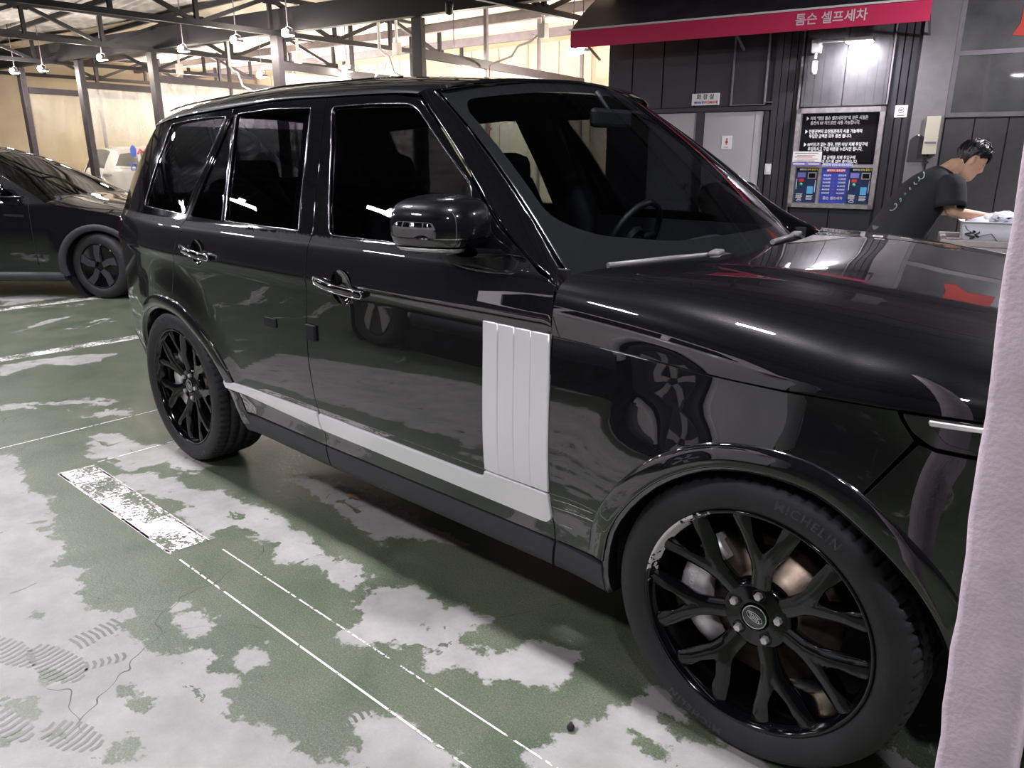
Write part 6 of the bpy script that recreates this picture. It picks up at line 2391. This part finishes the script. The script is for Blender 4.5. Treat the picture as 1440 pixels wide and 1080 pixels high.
# trousers and shoes
tr = MB()
for s in (-1, 1):
    nm = 'r' if s < 0 else 'l'
    path = [(-.005, s * .085, .92), (-.005, s * .10, .82), (.015, s * .108, .65), (.035, s * .11, .48), (.01, s * .112, .30), (-.02, s * .115, .10), (-.02, s * .115, .06)]
    tr.tube(path, [.125, .128, .105, .088, .082, .080, .078], 18)
tr.tube([(-.015, 0, 1.0), (-.01, 0, .93), (-.01, 0, .86)], [.165, .165, .15], 20)
tr.build('jeans', M['jeans'], man, fix=True)
sh_ = MB()
for s in (-1, 1):
    sh_.grid([[(x, s * .12 + hw_ * spow(math.sin(a), .7), max(0.0, h_ * .5 + h_ * .5 * spow(math.cos(a), .7))) for a in np.linspace(0, 6.2832, 17)[:-1]] for x, hw_, h_ in ((-.095, .01, .05), (-.09, .038, .09), (-.04, .042, .11), (.03, .044, .09), (.10, .050, .065), (.17, .044, .05), (.20, .02, .035))], close_v=True)
sh_.build('shoes', M['seat'], man, fix=True)

# ------------------------------------------------------------------ wash table, basin, towels and hose
tb = thing('wash_table', 'grey-beige wash table with raised rim that the man leans over', 'table', (-.60, 3.155, 0), R(14))
M['table'] = mat('worn_grey_beige_counter', (.42, .37, .355), .45, var=.12, vscale=20)
TL, TW = 1.5, .62
mb = MB()
mb.box((TL / 2, TW / 2, .878), (TL, TW, .03))
mb.build('tabletop', M['table'], tb)
for c, sz in (((TL / 2, .02, .905), (TL, .04, .05)), ((TL / 2, TW - .02, .905), (TL, .04, .05)), ((.02, TW / 2, .905), (.04, TW - .08, .05)), ((TL - .02, TW / 2, .905), (.04, TW - .08, .05))):
    MB().bbox(c, sz, .006).build('rim', M['table'], tb)
MB().bbox((TL / 2, .012, .80), (TL - .02, .02, .13), .004).build('apron', M['table'], tb)
MB().bbox((.03, TW / 2, .80), (.02, TW - .04, .13), .004).build('apron', M['table'], tb)
for x in (.05, TL - .05):
    for y in (.05, TW - .05):
        MB().bbox((x, y, .43), (.05, .05, .86), .004).build('leg', M['beam_grey'], tb)
bs = thing('basin', 'white plastic basin with a printed label, piled with towels under the man\'s hands', 'basin', (-.345, 3.44, .893), R(14))
M['white_pl'] = mat('white_translucent_plastic', (.78, .78, .84), .4)
P = []
for z, k in ((0, .92), (.10, .97), (.15, 1.0), (.155, 1.06), (.148, 1.06), (.148, .98), (.02, .90)):
    P.append([(.21 * k * spow(math.cos(a), .35), .15 * k * spow(math.sin(a), .35), z) for a in np.linspace(0, 6.2832, 41)[:-1]])
b_ = MB().grid(P, close_v=True)
b_.f.append(tuple(6 * 40 + j for j in range(40)))
b_.sm.append(False)
b_.f.append(tuple(range(40))[::-1])
b_.sm.append(False)
b_.build('tub', M['white_pl'], bs, fix=True)
mk = MB()
mk.tube([(-.15 + .03 * math.sin(t_ * 9), -.146, .045 + .05 * t_) for t_ in np.linspace(0, 1, 14)], .004, 5)
mk.tube([(-.11 + .012 * math.cos(t_ * 7), -.147, .05 + .04 * t_) for t_ in np.linspace(0, 1, 10)], .004, 5)
mk.build('print_mark', M['black_print'], bs)
MB().tube([(-.20, -.10, .15), (-.17, -.155, .10), (-.10, -.157, .06), (-.03, -.155, .08), (.02, -.155, .02)], .0022, 5).build('wire', M['black_print'], bs)
tw = MB()
for k in range(4):
    c = (-.10 + .07 * k, -.02 + .03 * (k % 2), .145 + .018 * (k % 3))
    P = []
    for u in np.linspace(-1, 1, 11):
        P.append([(c[0] + .085 * math.cos(v) * (1 - .4 * u * u) + .01 * math.sin(5 * u + k), c[1] + .10 * u, c[2] + .035 * math.sin(v) * (1 - u * u) ** .5 + .008 * math.sin(9 * u + 4 * v)) for v in np.linspace(0, 6.2832, 15)[:-1]])
    tw.grid(P, close_v=True)
tw.build('towels', M['white_pl'], bs, fix=True)
sp_ = MB()
sp_.tube([(.10, .02, .02), (.12, .03, .17), (.20, .06, .25), (.30, .08, .29)], .010, 8)
sp_.tube([(.06, .05, .02), (.10, .07, .19), (.17, .12, .26), (.26, .15, .28)], .008, 8)
sp_.tube([(.28, .07, .285), (.33, .10, .30), (.36, .10, .27)], .018, 8)
tag(sp_.build('spray_wand', M['steel']), 'grey metal spray wands leaning out of the white basin', 'spray wand')
o_ = bpy.data.objects['spray_wand']
o_.location = (-.345, 3.44, .893)
o_.rotation_euler = (0, 0, R(14))
